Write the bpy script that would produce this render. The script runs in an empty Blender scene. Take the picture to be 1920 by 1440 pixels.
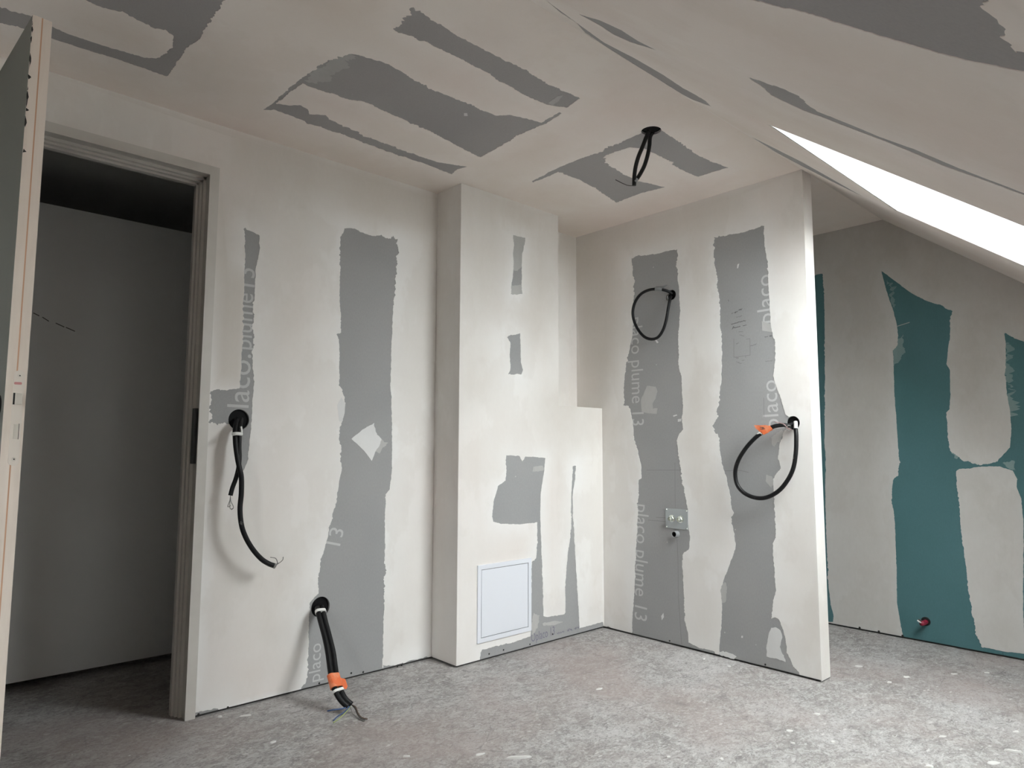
import bpy, bmesh, math, random
import numpy as np
from mathutils import Vector, Matrix, noise
from mathutils.geometry import delaunay_2d_cdt

random.seed(4)
sc = bpy.context.scene
COL = sc.collection

# ------------------------------------------------------------------ camera
FPX = 1274.91                       # focal length in pixels of the 1920x1440 frame
YAW, PITCH, ROLL = math.radians(42.66), math.radians(5.423), math.radians(0.1737)
CAM = np.array([-3.0148, -2.7020, 0.9909])
cy, sy, cp, sp = math.cos(YAW), math.sin(YAW), math.cos(PITCH), math.sin(PITCH)
FWD = np.array([sy*cp, cy*cp, sp]); RGT = np.array([cy, -sy, 0.0]); UPV = np.cross(RGT, FWD)
RGT, UPV = math.cos(ROLL)*RGT + math.sin(ROLL)*UPV, -math.sin(ROLL)*RGT + math.cos(ROLL)*UPV
cam_data = bpy.data.cameras.new('camera')
cam_data.sensor_width = 36.0
cam_data.lens = FPX*36.0/1920.0
cam_data.clip_start = 0.02
cam = bpy.data.objects.new('camera', cam_data)
COL.objects.link(cam)
m = Matrix.Identity(4)
for i in range(3):
    m[i][0], m[i][1], m[i][2], m[i][3] = RGT[i], UPV[i], -FWD[i], CAM[i]
cam.matrix_world = m
sc.camera = cam

# ------------------------------------------------------------------ world, exposure
world = bpy.data.worlds.new('overcast_sky')
sc.world = world
world.use_nodes = True
bgn = world.node_tree.nodes['Background']
bgn.inputs['Color'].default_value = (0.96, 0.98, 1.0, 1.0)
bgn.inputs['Strength'].default_value = 8.0
sc.view_settings.view_transform = 'Standard'
sc.view_settings.look = 'None'
sc.view_settings.exposure = 1.76
sc.cycles.max_bounces = 12
sc.cycles.diffuse_bounces = 7
sc.view_settings.gamma = 1.0
sc.view_settings.use_curve_mapping = False

# ------------------------------------------------------------------ dimensions (metres)
H = 2.27                            # flat ceiling height
CX1, CX2, CD, CH = -1.039, -0.361, 0.1915, 1.2205   # corner chase: left, right of tall part, depth, ledge height
BL, BT = 1.387, 0.087               # partition length, thickness
XC = 1.0106                         # green wall behind the partition
KY, TH = -1.387, math.radians(37.5) # knee line of the sloping ceiling, pitch of the roof
XW, YB = -5.6, -3.3                 # side wall, eaves wall
HALLY = 2.6
GAP = 0.010                         # boards stand clear of the floor
ST, CT = math.sin(TH), math.cos(TH)
def slope_z(y): return H - (KY - y)*ST/CT
SLEN = (KY - YB)/CT
WX0, WX1, WV0, WV1 = -1.095, 0.012, 0.475, 1.655    # roof window opening in slope coordinates
VX0, VX1 = -5.20, -4.00             # second roof window, added out of view to the left as fill light
DXR, DXL, DHEAD = -2.105, -2.912, 2.093              # outside of the door frame

# portals that guide sky light through the roof window and the added fill window
nn = Vector((0, ST, -CT)); vm = (WV0+WV1)/2
for x0, x1 in ((WX0, WX1), (VX0, VX1)):
    pl = bpy.data.lights.new('roof_window_portal', 'AREA')
    pl.shape = 'RECTANGLE'; pl.size = x1-x0; pl.size_y = WV1-WV0
    pl.cycles.is_portal = True
    po = bpy.data.objects.new('roof_window_portal', pl)
    COL.objects.link(po)
    po.location = Vector(((x0+x1)/2, KY - vm*CT, H - vm*ST)) - nn*0.02
    po.rotation_euler = nn.to_track_quat('-Z', 'Y').to_euler()

# ------------------------------------------------------------------ helpers: frames and pixels
class Frame:
    def __init__(s, o, u, v):
        s.o, s.u, s.v = np.array(o, float), np.array(u, float), np.array(v, float)
        s.n = np.cross(s.u, s.v)
    def w(s, u, v, n=0.0): return tuple(s.o + s.u*u + s.v*v + s.n*n)
    def px(s, x, y, n=0.0):         # photo pixel -> (u, v) on the plane lifted by n
        d = FWD + RGT*(x-960)/FPX - UPV*(y-720)/FPX
        t = ((s.o + s.n*n - CAM) @ s.n)/(d @ s.n)
        q = CAM + d*t - s.o
        return (float(q @ s.u), float(q @ s.v))
    def hit(s, x, y, n=0.0):
        u, v = s.px(x, y, n)
        return Vector(s.w(u, v, n))
FA = Frame((0, 0, 0), (1, 0, 0), (0, 0, 1))
FH = Frame((0, -CD, 0), (1, 0, 0), (0, 0, 1))
FS = Frame((CX1, 0, 0), (0, -1, 0), (0, 0, 1))
FB = Frame((0, 0, 0), (0, -1, 0), (0, 0, 1))
FE = Frame((0, -BL, 0), (1, 0, 0), (0, 0, 1))
FC = Frame((XC, 0, 0), (0, -1, 0), (0, 0, 1))
FK = Frame((0, 0, H), (1, 0, 0), (0, -1, 0))
FR = Frame((0, KY, H), (1, 0, 0), (0, -CT, -ST))
FF = Frame((0, 0, 0), (1, 0, 0), (0, 1, 0))
def at_depth(x, y, depth):
    return Vector(tuple(CAM + (FWD + RGT*(x-960)/FPX - UPV*(y-720)/FPX)*depth))

# ------------------------------------------------------------------ helpers: materials
def mat(name, col=(0.8, 0.8, 0.8), rough=0.6, metal=0.0, spec=0.5):
    mt = bpy.data.materials.new(name); mt.use_nodes = True
    b = mt.node_tree.nodes['Principled BSDF']
    b.inputs['Base Color'].default_value = (*col, 1)
    b.inputs['Roughness'].default_value = rough
    b.inputs['Metallic'].default_value = metal
    b.inputs['Specular IOR Level'].default_value = spec
    return mt
class NT:
    def __init__(s, mt):
        s.t = mt.node_tree; s.b = s.t.nodes['Principled BSDF']
        s.tc = s.t.nodes.new('ShaderNodeTexCoord')
    def mapping(s, scale=(1, 1, 1), rot=(0, 0, 0), loc=(0, 0, 0)):
        n = s.t.nodes.new('ShaderNodeMapping')
        n.inputs['Scale'].default_value = scale; n.inputs['Rotation'].default_value = rot; n.inputs['Location'].default_value = loc
        s.t.links.new(s.tc.outputs['Object'], n.inputs['Vector'])
        return n.outputs[0]
    def noise(s, scale, detail=4, rough=0.55, vec=None, dist=0.0):
        n = s.t.nodes.new('ShaderNodeTexNoise')
        n.inputs['Scale'].default_value = scale; n.inputs['Detail'].default_value = detail
        n.inputs['Roughness'].default_value = rough; n.inputs['Distortion'].default_value = dist
        s.t.links.new(vec if vec is not None else s.tc.outputs['Object'], n.inputs['Vector'])
        return n.outputs[0]
    def voronoi(s, scale, vec=None, feature='F1', rnd=1.0):
        n = s.t.nodes.new('ShaderNodeTexVoronoi'); n.feature = feature
        n.inputs['Scale'].default_value = scale; n.inputs['Randomness'].default_value = rnd
        s.t.links.new(vec if vec is not None else s.tc.outputs['Object'], n.inputs['Vector'])
        return n
    def ramp(s, fac, stops):
        n = s.t.nodes.new('ShaderNodeValToRGB')
        e = n.color_ramp.elements
        while len(e) < len(stops): e.new(0.5)
        for el, (p, c) in zip(e, stops):
            el.position = p
            el.color = (c, c, c, 1) if isinstance(c, (int, float)) else (*c, 1)
        s.t.links.new(fac, n.inputs[0])
        return n.outputs[0]
    def mix(s, fac, a, b, mode='MIX'):
        n = s.t.nodes.new('ShaderNodeMix'); n.data_type = 'RGBA'; n.blend_type = mode
        for sock, val in ((n.inputs[0], fac), (n.inputs[6], a), (n.inputs[7], b)):
            if isinstance(val, (int, float)): sock.default_value = val
            elif isinstance(val, tuple): sock.default_value = (*val, 1)
            else: s.t.links.new(val, sock)
        return n.outputs[2]
    def math(s, op, a, b):
        n = s.t.nodes.new('ShaderNodeMath'); n.operation = op
        for sock, val in ((n.inputs[0], a), (n.inputs[1], b)):
            if isinstance(val, (int, float)): sock.default_value = val
            else: s.t.links.new(val, sock)
        return n.outputs[0]
    def attr(s, name):
        n = s.t.nodes.new('ShaderNodeAttribute'); n.attribute_name = name
        return n.outputs['Fac']
    def bump(s, h, strength=0.2, dist=0.002):
        n = s.t.nodes.new('ShaderNodeBump'); n.inputs['Strength'].default_value = strength; n.inputs['Distance'].default_value = dist
        s.t.links.new(h, n.inputs['Height']); s.t.links.new(n.outputs[0], s.b.inputs['Normal'])
    def color(s, c): s.t.links.new(c, s.b.inputs['Base Color'])
    def rough(s, c): s.t.links.new(c, s.b.inputs['Roughness'])

def make_compound(name, base, white, dull, pink):
    mt = mat(name, base, 0.85, spec=0.25); n = NT(mt)
    big = n.ramp(n.noise(1.7, 3, 0.5), [(0.40, 0.0), (0.62, 1.0)])
    streak = n.ramp(n.noise(2.2, 3, 0.55, n.mapping((1, 1, 0.25))), [(0.42, 0.0), (0.60, 1.0)])
    pk = n.ramp(n.noise(1.1, 2, 0.5, n.mapping((1, 1, 1), loc=(3.1, 7.7, 1.3))), [(0.45, 0.0), (0.65, 1.0)])
    c = n.mix(n.math('MULTIPLY', big, 0.85), base, dull)
    c = n.mix(n.math('MULTIPLY', pk, 0.6), c, pink)
    c = n.mix(n.math('MULTIPLY', streak, 0.35), c, white)
    tone = n.attr('tone')
    tn = n.math('MULTIPLY', tone, n.math('ADD', n.math('MULTIPLY', n.noise(9, 3, 0.6), 0.8), 0.55))
    c = n.mix(n.ramp(tn, [(0.0, 0.0), (0.9, 0.62)]), c, white)
    pat = n.ramp(n.noise(3.6, 5, 0.6, n.mapping((1, 1, 0.6), loc=(9, 2, 4))), [(0.50, 0.0), (0.545, 1.0)])
    c = n.mix(n.math('MULTIPLY', pat, 0.22), c, dull)
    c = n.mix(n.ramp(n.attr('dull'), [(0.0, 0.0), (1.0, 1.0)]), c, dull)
    fine = n.noise(60, 3, 0.6, n.mapping((1, 1, 0.5)))
    c = n.mix(0.06, c, fine, 'OVERLAY')
    n.color(c)
    n.bump(n.noise(14, 4, 0.55), 0.12, 0.004)
    return mt
M = {}
M['compound'] = make_compound('joint_compound_white', (0.795, 0.768, 0.738), (0.855, 0.850, 0.845), (0.665, 0.625, 0.582), (0.775, 0.712, 0.680))
M['compound_ceiling_lit'] = make_compound('joint_compound_ceiling_lit', (0.88, 0.812, 0.755), (0.90, 0.850, 0.81), (0.80, 0.72, 0.655), (0.83, 0.715, 0.67))  # compound lightened and warmed: missing floor bounce put into the colour
M['compound_shaded'] = make_compound('joint_compound_shaded', (0.56, 0.54, 0.515), (0.62, 0.61, 0.595), (0.47, 0.445, 0.41), (0.52, 0.485, 0.46))  # same compound darkened: shade on the green wall put into the colour
def make_board(name, base, spot):
    mt = mat(name, base, 0.8, spec=0.3); n = NT(mt)
    c = n.mix(n.ramp(n.noise(2.0, 2), [(0.4, 0.0), (0.65, 0.6)]), base, spot)
    fib = n.noise(220, 2, 0.5, n.mapping((1, 1, 0.4)))
    c = n.mix(0.08, c, fib, 'OVERLAY')
    sp_ = n.ramp(n.voronoi(9).outputs['Distance'], [(0.0, 1.0), (0.028, 1.0), (0.034, 0.0)])
    msk = n.ramp(n.noise(3.3, 2), [(0.52, 0.0), (0.60, 1.0)])
    c = n.mix(n.math('MULTIPLY', n.math('MULTIPLY', sp_, msk), 0.55), c, (0.72, 0.71, 0.70))
    n.color(c)
    return mt
M['board'] = make_board('plasterboard_grey_paper', (0.350, 0.350, 0.350), (0.312, 0.315, 0.319))
M['board_ceiling'] = make_board('plasterboard_grey_paper_ceiling', (0.385, 0.372, 0.370), (0.345, 0.335, 0.338))
M['board_green'] = make_board('plasterboard_green_paper', (0.082, 0.184, 0.202), (0.066, 0.164, 0.172))
M['smear'] = make_compound('thin_compound_smear', (0.47, 0.47, 0.46), (0.55, 0.55, 0.545), (0.42, 0.42, 0.41), (0.47, 0.46, 0.45))
M['smear_white'] = make_compound('fresh_compound_dab', (0.74, 0.74, 0.74), (0.80, 0.80, 0.80), (0.62, 0.62, 0.615), (0.70, 0.69, 0.68))
M['smear_green'] = make_compound('thin_compound_on_green', (0.22, 0.32, 0.32), (0.32, 0.40, 0.40), (0.16, 0.27, 0.27), (0.22, 0.30, 0.30))
M['print'] = mat('board_print_pale', (0.535, 0.54, 0.54), 0.8)
M['print_violet'] = mat('board_print_violet', (0.20, 0.19, 0.25), 0.8)
M['pencil'] = mat('pencil_graphite', (0.12, 0.12, 0.12), 0.6)
M['pencil_pale'] = mat('pencil_graphite_pale', (0.205, 0.205, 0.205), 0.6)
M['core'] = mat('metal_stud_dark', (0.09, 0.09, 0.088), 0.7)
M['plain'] = mat('hall_plaster', (0.62, 0.62, 0.60), 0.8)
M['conduit'] = mat('black_conduit', (0.007, 0.007, 0.008), 0.45, spec=0.28)
nc = NT(M['conduit'])
dst = nc.ramp(nc.noise(26, 4, 0.7), [(0.66, 0.0), (0.74, 1.0)])
nc.color(nc.mix(nc.math('MULTIPLY', dst, 0.5), (0.007, 0.007, 0.008), (0.20, 0.20, 0.19)))
M['box_black'] = mat('black_plastic_box', (0.006, 0.006, 0.007), 0.75, spec=0.2)
M['tape_white'] = mat('white_tape', (0.80, 0.80, 0.78), 0.5)
M['tape_grey'] = mat('grey_tape', (0.22, 0.23, 0.235), 0.35)
M['tag'] = mat('orange_tag_plastic', (0.80, 0.19, 0.065), 0.5)
nt = NT(M['tag'])
nt.color(nt.mix(nt.ramp(nt.noise(35, 3), [(0.45, 0.0), (0.7, 0.75)]), (0.80, 0.17, 0.055), (0.85, 0.38, 0.22)))
M['wire_grey'] = mat('wire_grey', (0.23, 0.22, 0.21), 0.4)
M['wire_dark'] = mat('wire_dark', (0.07, 0.065, 0.06), 0.4)
M['wire_blue'] = mat('wire_blue', (0.06, 0.11, 0.25), 0.4)
M['wire_brown'] = mat('wire_brown', (0.15, 0.105, 0.085), 0.4)
M['wire_green'] = mat('wire_yellow_green', (0.40, 0.45, 0.20), 0.4)
M['wire_pink'] = mat('wire_pink', (0.42, 0.24, 0.24), 0.4)
M['red'] = mat('red_conduit', (0.30, 0.02, 0.05), 0.4)
M['zinc'] = mat('zinc_plate', (0.42, 0.45, 0.46), 0.45, 0.35)
M['chrome'] = mat('nickel_fitting', (0.72, 0.76, 0.70), 0.18, 0.9)
M['screw'] = mat('black_screw', (0.02, 0.02, 0.02), 0.4)
M['pipe'] = mat('grey_waste_pipe', (0.36, 0.37, 0.38), 0.4)
M['void'] = mat('pipe_inside', (0.012, 0.012, 0.012), 0.8)
M['hatch'] = mat('white_hatch_plastic', (0.77, 0.79, 0.85), 0.35)
M['hatch_gap'] = mat('hatch_gap', (0.20, 0.20, 0.21), 0.7)
M['frame'] = mat('door_frame_paint', (0.60, 0.575, 0.54), 0.42)
nf = NT(M['frame']); nf.color(nf.mix(nf.ramp(nf.noise(7, 4), [(0.4, 0.0), (0.7, 0.6)]), (0.61, 0.585, 0.55), (0.52, 0.495, 0.46)))
M['frame_bright'] = mat('aluminium_jamb', (0.52, 0.52, 0.50), 0.35, 0.35)
M['leaf'] = mat('door_leaf_paint', (0.135, 0.138, 0.125), 0.55)
M['leaf_edge'] = mat('door_leaf_edge', (0.62, 0.555, 0.50), 0.6)
ne = NT(M['leaf_edge'])
ne.color(ne.mix(ne.ramp(ne.noise(5, 4, 0.6, ne.mapping((6, 6, 0.6))), [(0.4, 0.0), (0.65, 0.8)]), (0.80, 0.72, 0.65), (0.71, 0.625, 0.555)))
M['edge_line'] = mat('edge_glue_line', (0.60, 0.36, 0.24), 0.7)
M['lock'] = mat('lock_faceplate', (0.74, 0.68, 0.62), 0.4)
M['bolt'] = mat('bolt_steel', (0.75, 0.72, 0.66), 0.3, 0.4)
M['lock_mark'] = mat('lock_red_mark', (0.55, 0.25, 0.25), 0.5)
M['handle'] = mat('black_handle', (0.01, 0.01, 0.01), 0.35)
M['white_frame'] = mat('roof_window_frame', (0.80, 0.80, 0.80), 0.4)
M['crumb'] = mat('plaster_crumb', (0.64, 0.63, 0.61), 0.85)

# glass pane: clear with a weak reflection
gm = bpy.data.materials.new('window_glass'); gm.use_nodes = True
gt = gm.node_tree; gt.nodes.clear()
go = gt.nodes.new('ShaderNodeOutputMaterial'); gx = gt.nodes.new('ShaderNodeMixShader')
gtr = gt.nodes.new('ShaderNodeBsdfTransparent'); ggl = gt.nodes.new('ShaderNodeBsdfGlossy')
gtr.inputs['Color'].default_value = (0.96, 0.98, 0.97, 1); ggl.inputs['Roughness'].default_value = 0.02
gx.inputs[0].default_value = 0.06
gt.links.new(gtr.outputs[0], gx.inputs[1]); gt.links.new(ggl.outputs[0], gx.inputs[2]); gt.links.new(gx.outputs[0], go.inputs[0])
M['glass'] = gm

# floor: dusty grey screed with trowel flakes, plaster specks and pinkish dust
fm = mat('dusty_screed', (0.36, 0.34, 0.33), 0.78, spec=0.35); M['floor'] = fm
n = NT(fm)
v1 = n.mapping((1, 1.35, 1), (0, 0, math.radians(-43)))
a = n.noise(3.2, 6, 0.65, v1, 0.4)
b_ = n.noise(19, 6, 0.72, v1, 0.8)
c_ = n.noise(75, 5, 0.7, v1, 0.5)
col = n.ramp(a, [(0.32, (0.275, 0.256, 0.246)), (0.50, (0.36, 0.338, 0.327)), (0.68, (0.45, 0.432, 0.425))])
col = n.mix(n.ramp(b_, [(0.50, 0.0), (0.58, 0.75)]), col, (0.475, 0.465, 0.458))
col = n.mix(n.ramp(b_, [(0.34, 0.85), (0.45, 0.0)]), col, (0.215, 0.205, 0.20))
col = n.mix(n.ramp(c_, [(0.36, 0.75), (0.46, 0.0)]), col, (0.175, 0.165, 0.16))
col = n.mix(n.ramp(c_, [(0.56, 0.0), (0.66, 0.75)]), col, (0.56, 0.55, 0.54))
e_ = n.noise(42, 3, 0.6, n.mapping((0.8, 1.7, 1), (0, 0, math.radians(-25))), 2.2)
col = n.mix(n.ramp(e_, [(0.35, 0.6), (0.42, 0.0)]), col, (0.185, 0.175, 0.17))
e2 = n.noise(30, 3, 0.6, n.mapping((0.7, 1.6, 1), (0, 0, math.radians(-70)), (5, 3, 0)), 2.0)
col = n.mix(n.ramp(e2, [(0.60, 0.0), (0.67, 0.7)]), col, (0.57, 0.56, 0.55))
pk = n.ramp(n.noise(1.3, 3, 0.55, n.mapping(loc=(1.7, 0.4, 0))), [(0.48, 0.0), (0.66, 0.55)])
col = n.mix(pk, col, (0.355, 0.29, 0.27))
fl = n.voronoi(13, n.mapping((1, 2.6, 1), (0, 0, math.radians(-35))))
flm = n.ramp(fl.outputs['Distance'], [(0.0, 1.0), (0.10, 1.0), (0.16, 0.0)])
col = n.mix(n.math('MULTIPLY', flm, n.ramp(n.noise(2.1, 3), [(0.46, 0.0), (0.58, 0.7)])), col, (0.62, 0.61, 0.59))
ck = n.voronoi(5.0, n.mapping((1, 1.7, 1), (0, 0, math.radians(-50))), 'DISTANCE_TO_EDGE')
ckm = n.ramp(n.math('ADD', ck.outputs['Distance'], n.math('MULTIPLY', n.noise(30, 4, 0.7), 0.08)), [(0.030, 1.0), (0.060, 0.0)])
col = n.mix(n.math('MULTIPLY', ckm, n.ramp(n.noise(2.9, 3), [(0.46, 0.0), (0.58, 0.7)])), col, (0.18, 0.17, 0.165))
n.color(col)
n.bump(n.math('ADD', b_, n.math('MULTIPLY', c_, 0.5)), 0.45, 0.006)

# ------------------------------------------------------------------ helpers: objects
def link(name, me, material=None, parent=None, smooth=False):
    o = bpy.data.objects.new(name, me); COL.objects.link(o)
    if material is not None: me.materials.append(material)
    if smooth:
        me.polygons.foreach_set('use_smooth', [True]*len(me.polygons))
    if parent is not None:
        o.parent = parent
        o.location = -Vector(parent['_o']) if '_o' in parent else (0, 0, 0)
    return o
def tag(o, label=None, cat=None, group=None, kind=None):
    if label: o['label'] = label
    if cat: o['category'] = cat
    if group: o['group'] = group
    if kind: o['kind'] = kind
    return o
ORIGINS = []
def thing(name, loc, label, cat, group=None):
    o = bpy.data.objects.new(name, None); COL.objects.link(o)
    o.empty_display_size = 0.05
    o.location = loc; o['_o'] = tuple(loc); ORIGINS.append(o)
    return tag(o, label, cat, group)
def from_bm(bm):
    me = bpy.data.meshes.new('mesh'); bmesh.ops.recalc_face_normals(bm, faces=bm.faces[:])
    bm.to_mesh(me); bm.free(); return me
def add_box(bm, p0, p1, fr=None):
    vs = []
    for z in (p0[2], p1[2]):
        for x, y in ((p0[0], p0[1]), (p1[0], p0[1]), (p1[0], p1[1]), (p0[0], p1[1])):
            vs.append(bm.verts.new(fr.w(x, y, z) if fr else (x, y, z)))
    for f in ((0, 1, 2, 3), (4, 5, 6, 7), (0, 1, 5, 4), (1, 2, 6, 5), (2, 3, 7, 6), (3, 0, 4, 7)):
        bm.faces.new([vs[i] for i in f])
    return vs
def box(name, p0, p1, material, parent=None, fr=None, bevel=0.0):
    bm = bmesh.new(); add_box(bm, p0, p1, fr)
    if bevel:
        bmesh.ops.recalc_face_normals(bm, faces=bm.faces[:])
        bmesh.ops.bevel(bm, geom=bm.edges[:], offset=bevel, segments=2, affect='EDGES', profile=0.5)
    return link(name, from_bm(bm), material, parent)
def boxes(name, lst, material, parent=None, fr=None):
    bm = bmesh.new()
    for p0, p1 in lst: add_box(bm, p0, p1, fr)
    return link(name, from_bm(bm), material, parent)
def prism(name, poly, n0, n1, fr, material, parent=None, bevel=0.0):
    bm = bmesh.new()
    a_ = [bm.verts.new(fr.w(u, v, n0)) for u, v in poly]
    b = [bm.verts.new(fr.w(u, v, n1)) for u, v in poly]
    bm.faces.new(a_); bm.faces.new(b)
    for i in range(len(poly)):
        j = (i+1) % len(poly)
        bm.faces.new((a_[i], a_[j], b[j], b[i]))
    if bevel:
        bmesh.ops.recalc_face_normals(bm, faces=bm.faces[:])
        bmesh.ops.bevel(bm, geom=bm.edges[:], offset=bevel, segments=2, affect='EDGES', profile=0.5)
    return link(name, from_bm(bm), material, parent)
def catmull(pts, sub=6):
    P = [Vector(p) for p in pts]
    if len(P) < 3: return P
    Q = [P[0]*2-P[1]] + P + [P[-1]*2-P[-2]]
    out = []
    for i in range(1, len(Q)-2):
        p0, p1, p2, p3 = Q[i-1:i+3]
        for k in range(sub):
            t = k/sub
            out.append(0.5*((2*p1) + (p2-p0)*t + (2*p0-5*p1+4*p2-p3)*t*t + (3*p1-p0-3*p2+p3)*t**3))
    out.append(P[-1])
    return out
def add_tube(bm, pts, r, seg=12, hollow=False):
    N = len(pts); rings = []
    t0 = (pts[1]-pts[0]).normalized()
    nrm = t0.orthogonal().normalized()
    for i, p in enumerate(pts):
        t = (pts[min(i+1, N-1)]-pts[max(i-1, 0)]).normalized()
        nrm = (nrm - t*nrm.dot(t)).normalized(); bn = t.cross(nrm)
        rr = r(i/(N-1)) if callable(r) else r
        rings.append([bm.verts.new(p + (nrm*math.cos(2*math.pi*k/seg) + bn*math.sin(2*math.pi*k/seg))*rr) for k in range(seg)])
    for a_, b in zip(rings, rings[1:]):
        for k in range(seg):
            bm.faces.new((a_[k], a_[(k+1) % seg], b[(k+1) % seg], b[k]))
    bm.faces.new(rings[0][::-1]); bm.faces.new(rings[-1])
def tube(name, pts, r, material, parent=None, seg=12, sub=6):
    bm = bmesh.new(); add_tube(bm, catmull(pts, sub), r, seg)
    return link(name, from_bm(bm), material, parent, True)
def lathe(name, fr, cu, cv, prof, material, parent=None, seg=28):
    """prof: list of (radius, n) along the frame normal at (cu, cv)"""
    bm = bmesh.new(); rings = []
    for r, nz in prof:
        rings.append([bm.verts.new(fr.w(cu+r*math.cos(2*math.pi*k/seg), cv+r*math.sin(2*math.pi*k/seg), nz)) for k in range(seg)])
    for a_, b in zip(rings, rings[1:]):
        for k in range(seg):
            bm.faces.new((a_[k], a_[(k+1) % seg], b[(k+1) % seg], b[k]))
    if prof[0][0] > 1e-4 and prof[0] != prof[-1]: bm.faces.new(rings[0])
    if prof[-1][0] > 1e-4 and prof[0] != prof[-1]: bm.faces.new(rings[-1])
    o = link(name, from_bm(bm), material, parent)
    return o

def resample(loop, step, amp, seed):
    P = np.array(loop, float); out = []
    for i in range(len(P)):
        a_, b = P[i], P[(i+1) % len(P)]
        L = np.linalg.norm(b-a_)
        k = max(1, int(L/step))
        d = (b-a_)/max(L, 1e-9); nr = np.array([-d[1], d[0]])
        for j in range(k):
            p = a_ + (b-a_)*j/k
            if amp:
                e = amp*(1.2*noise.noise(Vector((p[0]*24, p[1]*24, seed*3.7))) + 1.0*noise.noise(Vector((p[0]*80, p[1]*80, seed*1.9+5))) + 0.7*noise.noise(Vector((p[0]*190, p[1]*190, seed*2.3+8))))
                mod = 0.40 + 2.2*max(0.0, noise.noise(Vector((p[0]*5, p[1]*5, seed+11))))
                p = p + nr*e*mod*1.6
            out.append(p)
    return np.array(out)
def inside(pts, loop):
    x, y = pts[:, 0], pts[:, 1]; r = np.zeros(len(pts), bool)
    A_ = loop; B_ = np.roll(loop, -1, axis=0)
    for (x0, y0), (x1, y1) in zip(A_, B_):
        if y0 == y1: continue
        c = ((y0 > y) != (y1 > y)) & (x < (x1-x0)*(y-y0)/(y1-y0)+x0)
        r ^= c
    return r
def skin(name, fr, outline, loops, n0, n1, material, parent, grid=0.05, amp=0.004, seed=1, openings=(), rim=0.07, dull=()):
    """coat of compound over a surface: everything inside outline except the (ragged) loops, even-odd; lifted to n1 with its edge going down to n0"""
    loops_r = [resample(l, 0.0045, amp, seed+i) for i, l in enumerate(loops)]
    hard = [np.array(o, float) for o in openings]
    out = np.array(outline, float)
    allp, edges = [], []
    for L in [out]+hard+loops_r:
        s = len(allp); allp += [Vector((float(a_), float(b))) for a_, b in L]
        edges += [(s+i, s+(i+1) % len(L)) for i in range(len(L))]
    if grid:
        (u0, v0), (u1, v1) = out.min(0), out.max(0)
        gu, gv = np.meshgrid(np.arange(u0+grid/2, u1, grid), np.arange(v0+grid/2, v1, grid))
        G = np.stack([gu.ravel(), gv.ravel()], 1)
        G = G[inside(G, out)]
        allp += [Vector((float(a_), float(b))) for a_, b in G]
    V, E_, F_, *_ = delaunay_2d_cdt(allp, edges, [], 0, 1e-6)
    VV = np.array([(v.x, v.y) for v in V])
    tri = np.array([f for f in F_ if len(f) == 3])
    cen = VV[tri].mean(1)
    keep = inside(cen, out)
    for o in hard: keep &= ~inside(cen, o)
    par = np.zeros(len(cen), bool)
    for l in loops_r: par ^= inside(cen, l)
    tri = tri[keep & ~par]
    used = np.unique(tri); remap = -np.ones(len(VV), int); remap[used] = np.arange(len(used))
    tri = remap[tri]; uv = VV[used]
    cnt = {}
    for t in tri:
        for i in range(3):
            a_, b = int(t[i]), int(t[(i+1) % 3]); cnt[(a_, b)] = cnt.get((a_, b), 0)+1
    verts = [fr.w(u, v, n1) for u, v in uv]
    faces = [tuple(int(i) for i in t) for t in tri]
    low = {}
    for (a_, b) in list(cnt):
        if (b, a_) not in cnt:
            for q in (a_, b):
                if q not in low: low[q] = len(verts); verts.append(fr.w(uv[q][0], uv[q][1], n0))
            faces.append((b, a_, low[a_], low[b]))
    me = bpy.data.meshes.new('mesh'); me.from_pydata(verts, [], faces); me.update()
    tone = np.zeros(len(verts), np.float32); dl = np.zeros(len(verts), np.float32)
    if loops_r:
        Q = np.concatenate(loops_r)[::2]
        d = np.full(len(uv), 9.0)
        for k in range(0, len(Q), 400):
            q = Q[k:k+400]
            d = np.minimum(d, np.sqrt(((uv[:, None, :]-q[None])**2).sum(2)).min(1))
        tone[:len(uv)] = np.exp(-(d/rim)**1.5)
    for (u0, v0, u1, v1, soft, amt) in dull:      # patches of a duller, older coat, and niche shade put into the colour
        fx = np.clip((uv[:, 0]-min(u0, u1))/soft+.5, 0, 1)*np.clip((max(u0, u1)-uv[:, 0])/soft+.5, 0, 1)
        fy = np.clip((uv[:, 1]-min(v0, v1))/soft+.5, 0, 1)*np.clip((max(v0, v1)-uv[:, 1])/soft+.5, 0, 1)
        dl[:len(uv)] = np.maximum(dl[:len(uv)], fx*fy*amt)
    for nm, arr in (('tone', tone), ('dull', dl)):
        at = me.attributes.new(nm, 'FLOAT', 'POINT'); at.data.foreach_set('value', arr)
    return link(name, me, material, parent)
def circle(fr, x, y, r, k=28):
    u, v = fr.px(x, y); return [(u+r*math.cos(2*math.pi*i/k), v+r*math.sin(2*math.pi*i/k)) for i in range(k)]
def board(fr, u0, v0, u1, v1, material, parent, holes=()):
    hs = [h for h in holes if u0 < h[0][0] < u1]
    return skin('plasterboard', fr, [(u0, v0), (u1, v0), (u1, v1), (u0, v1)], [], -0.0125, 0.0, material, parent, grid=0, openings=hs)
def patch(name, fr, loop, n0, n1, material, parent, amp=0.004, seed=50):
    """a dab or smear of compound: ragged outline, thin"""
    L = [tuple(p) for p in resample(loop, 0.006, amp, seed)]
    return skin(name, fr, L, [], n0, n1, material, parent, grid=0, amp=0, seed=seed)
def P(fr, pts): return [fr.px(x, y) for x, y in pts]

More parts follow.
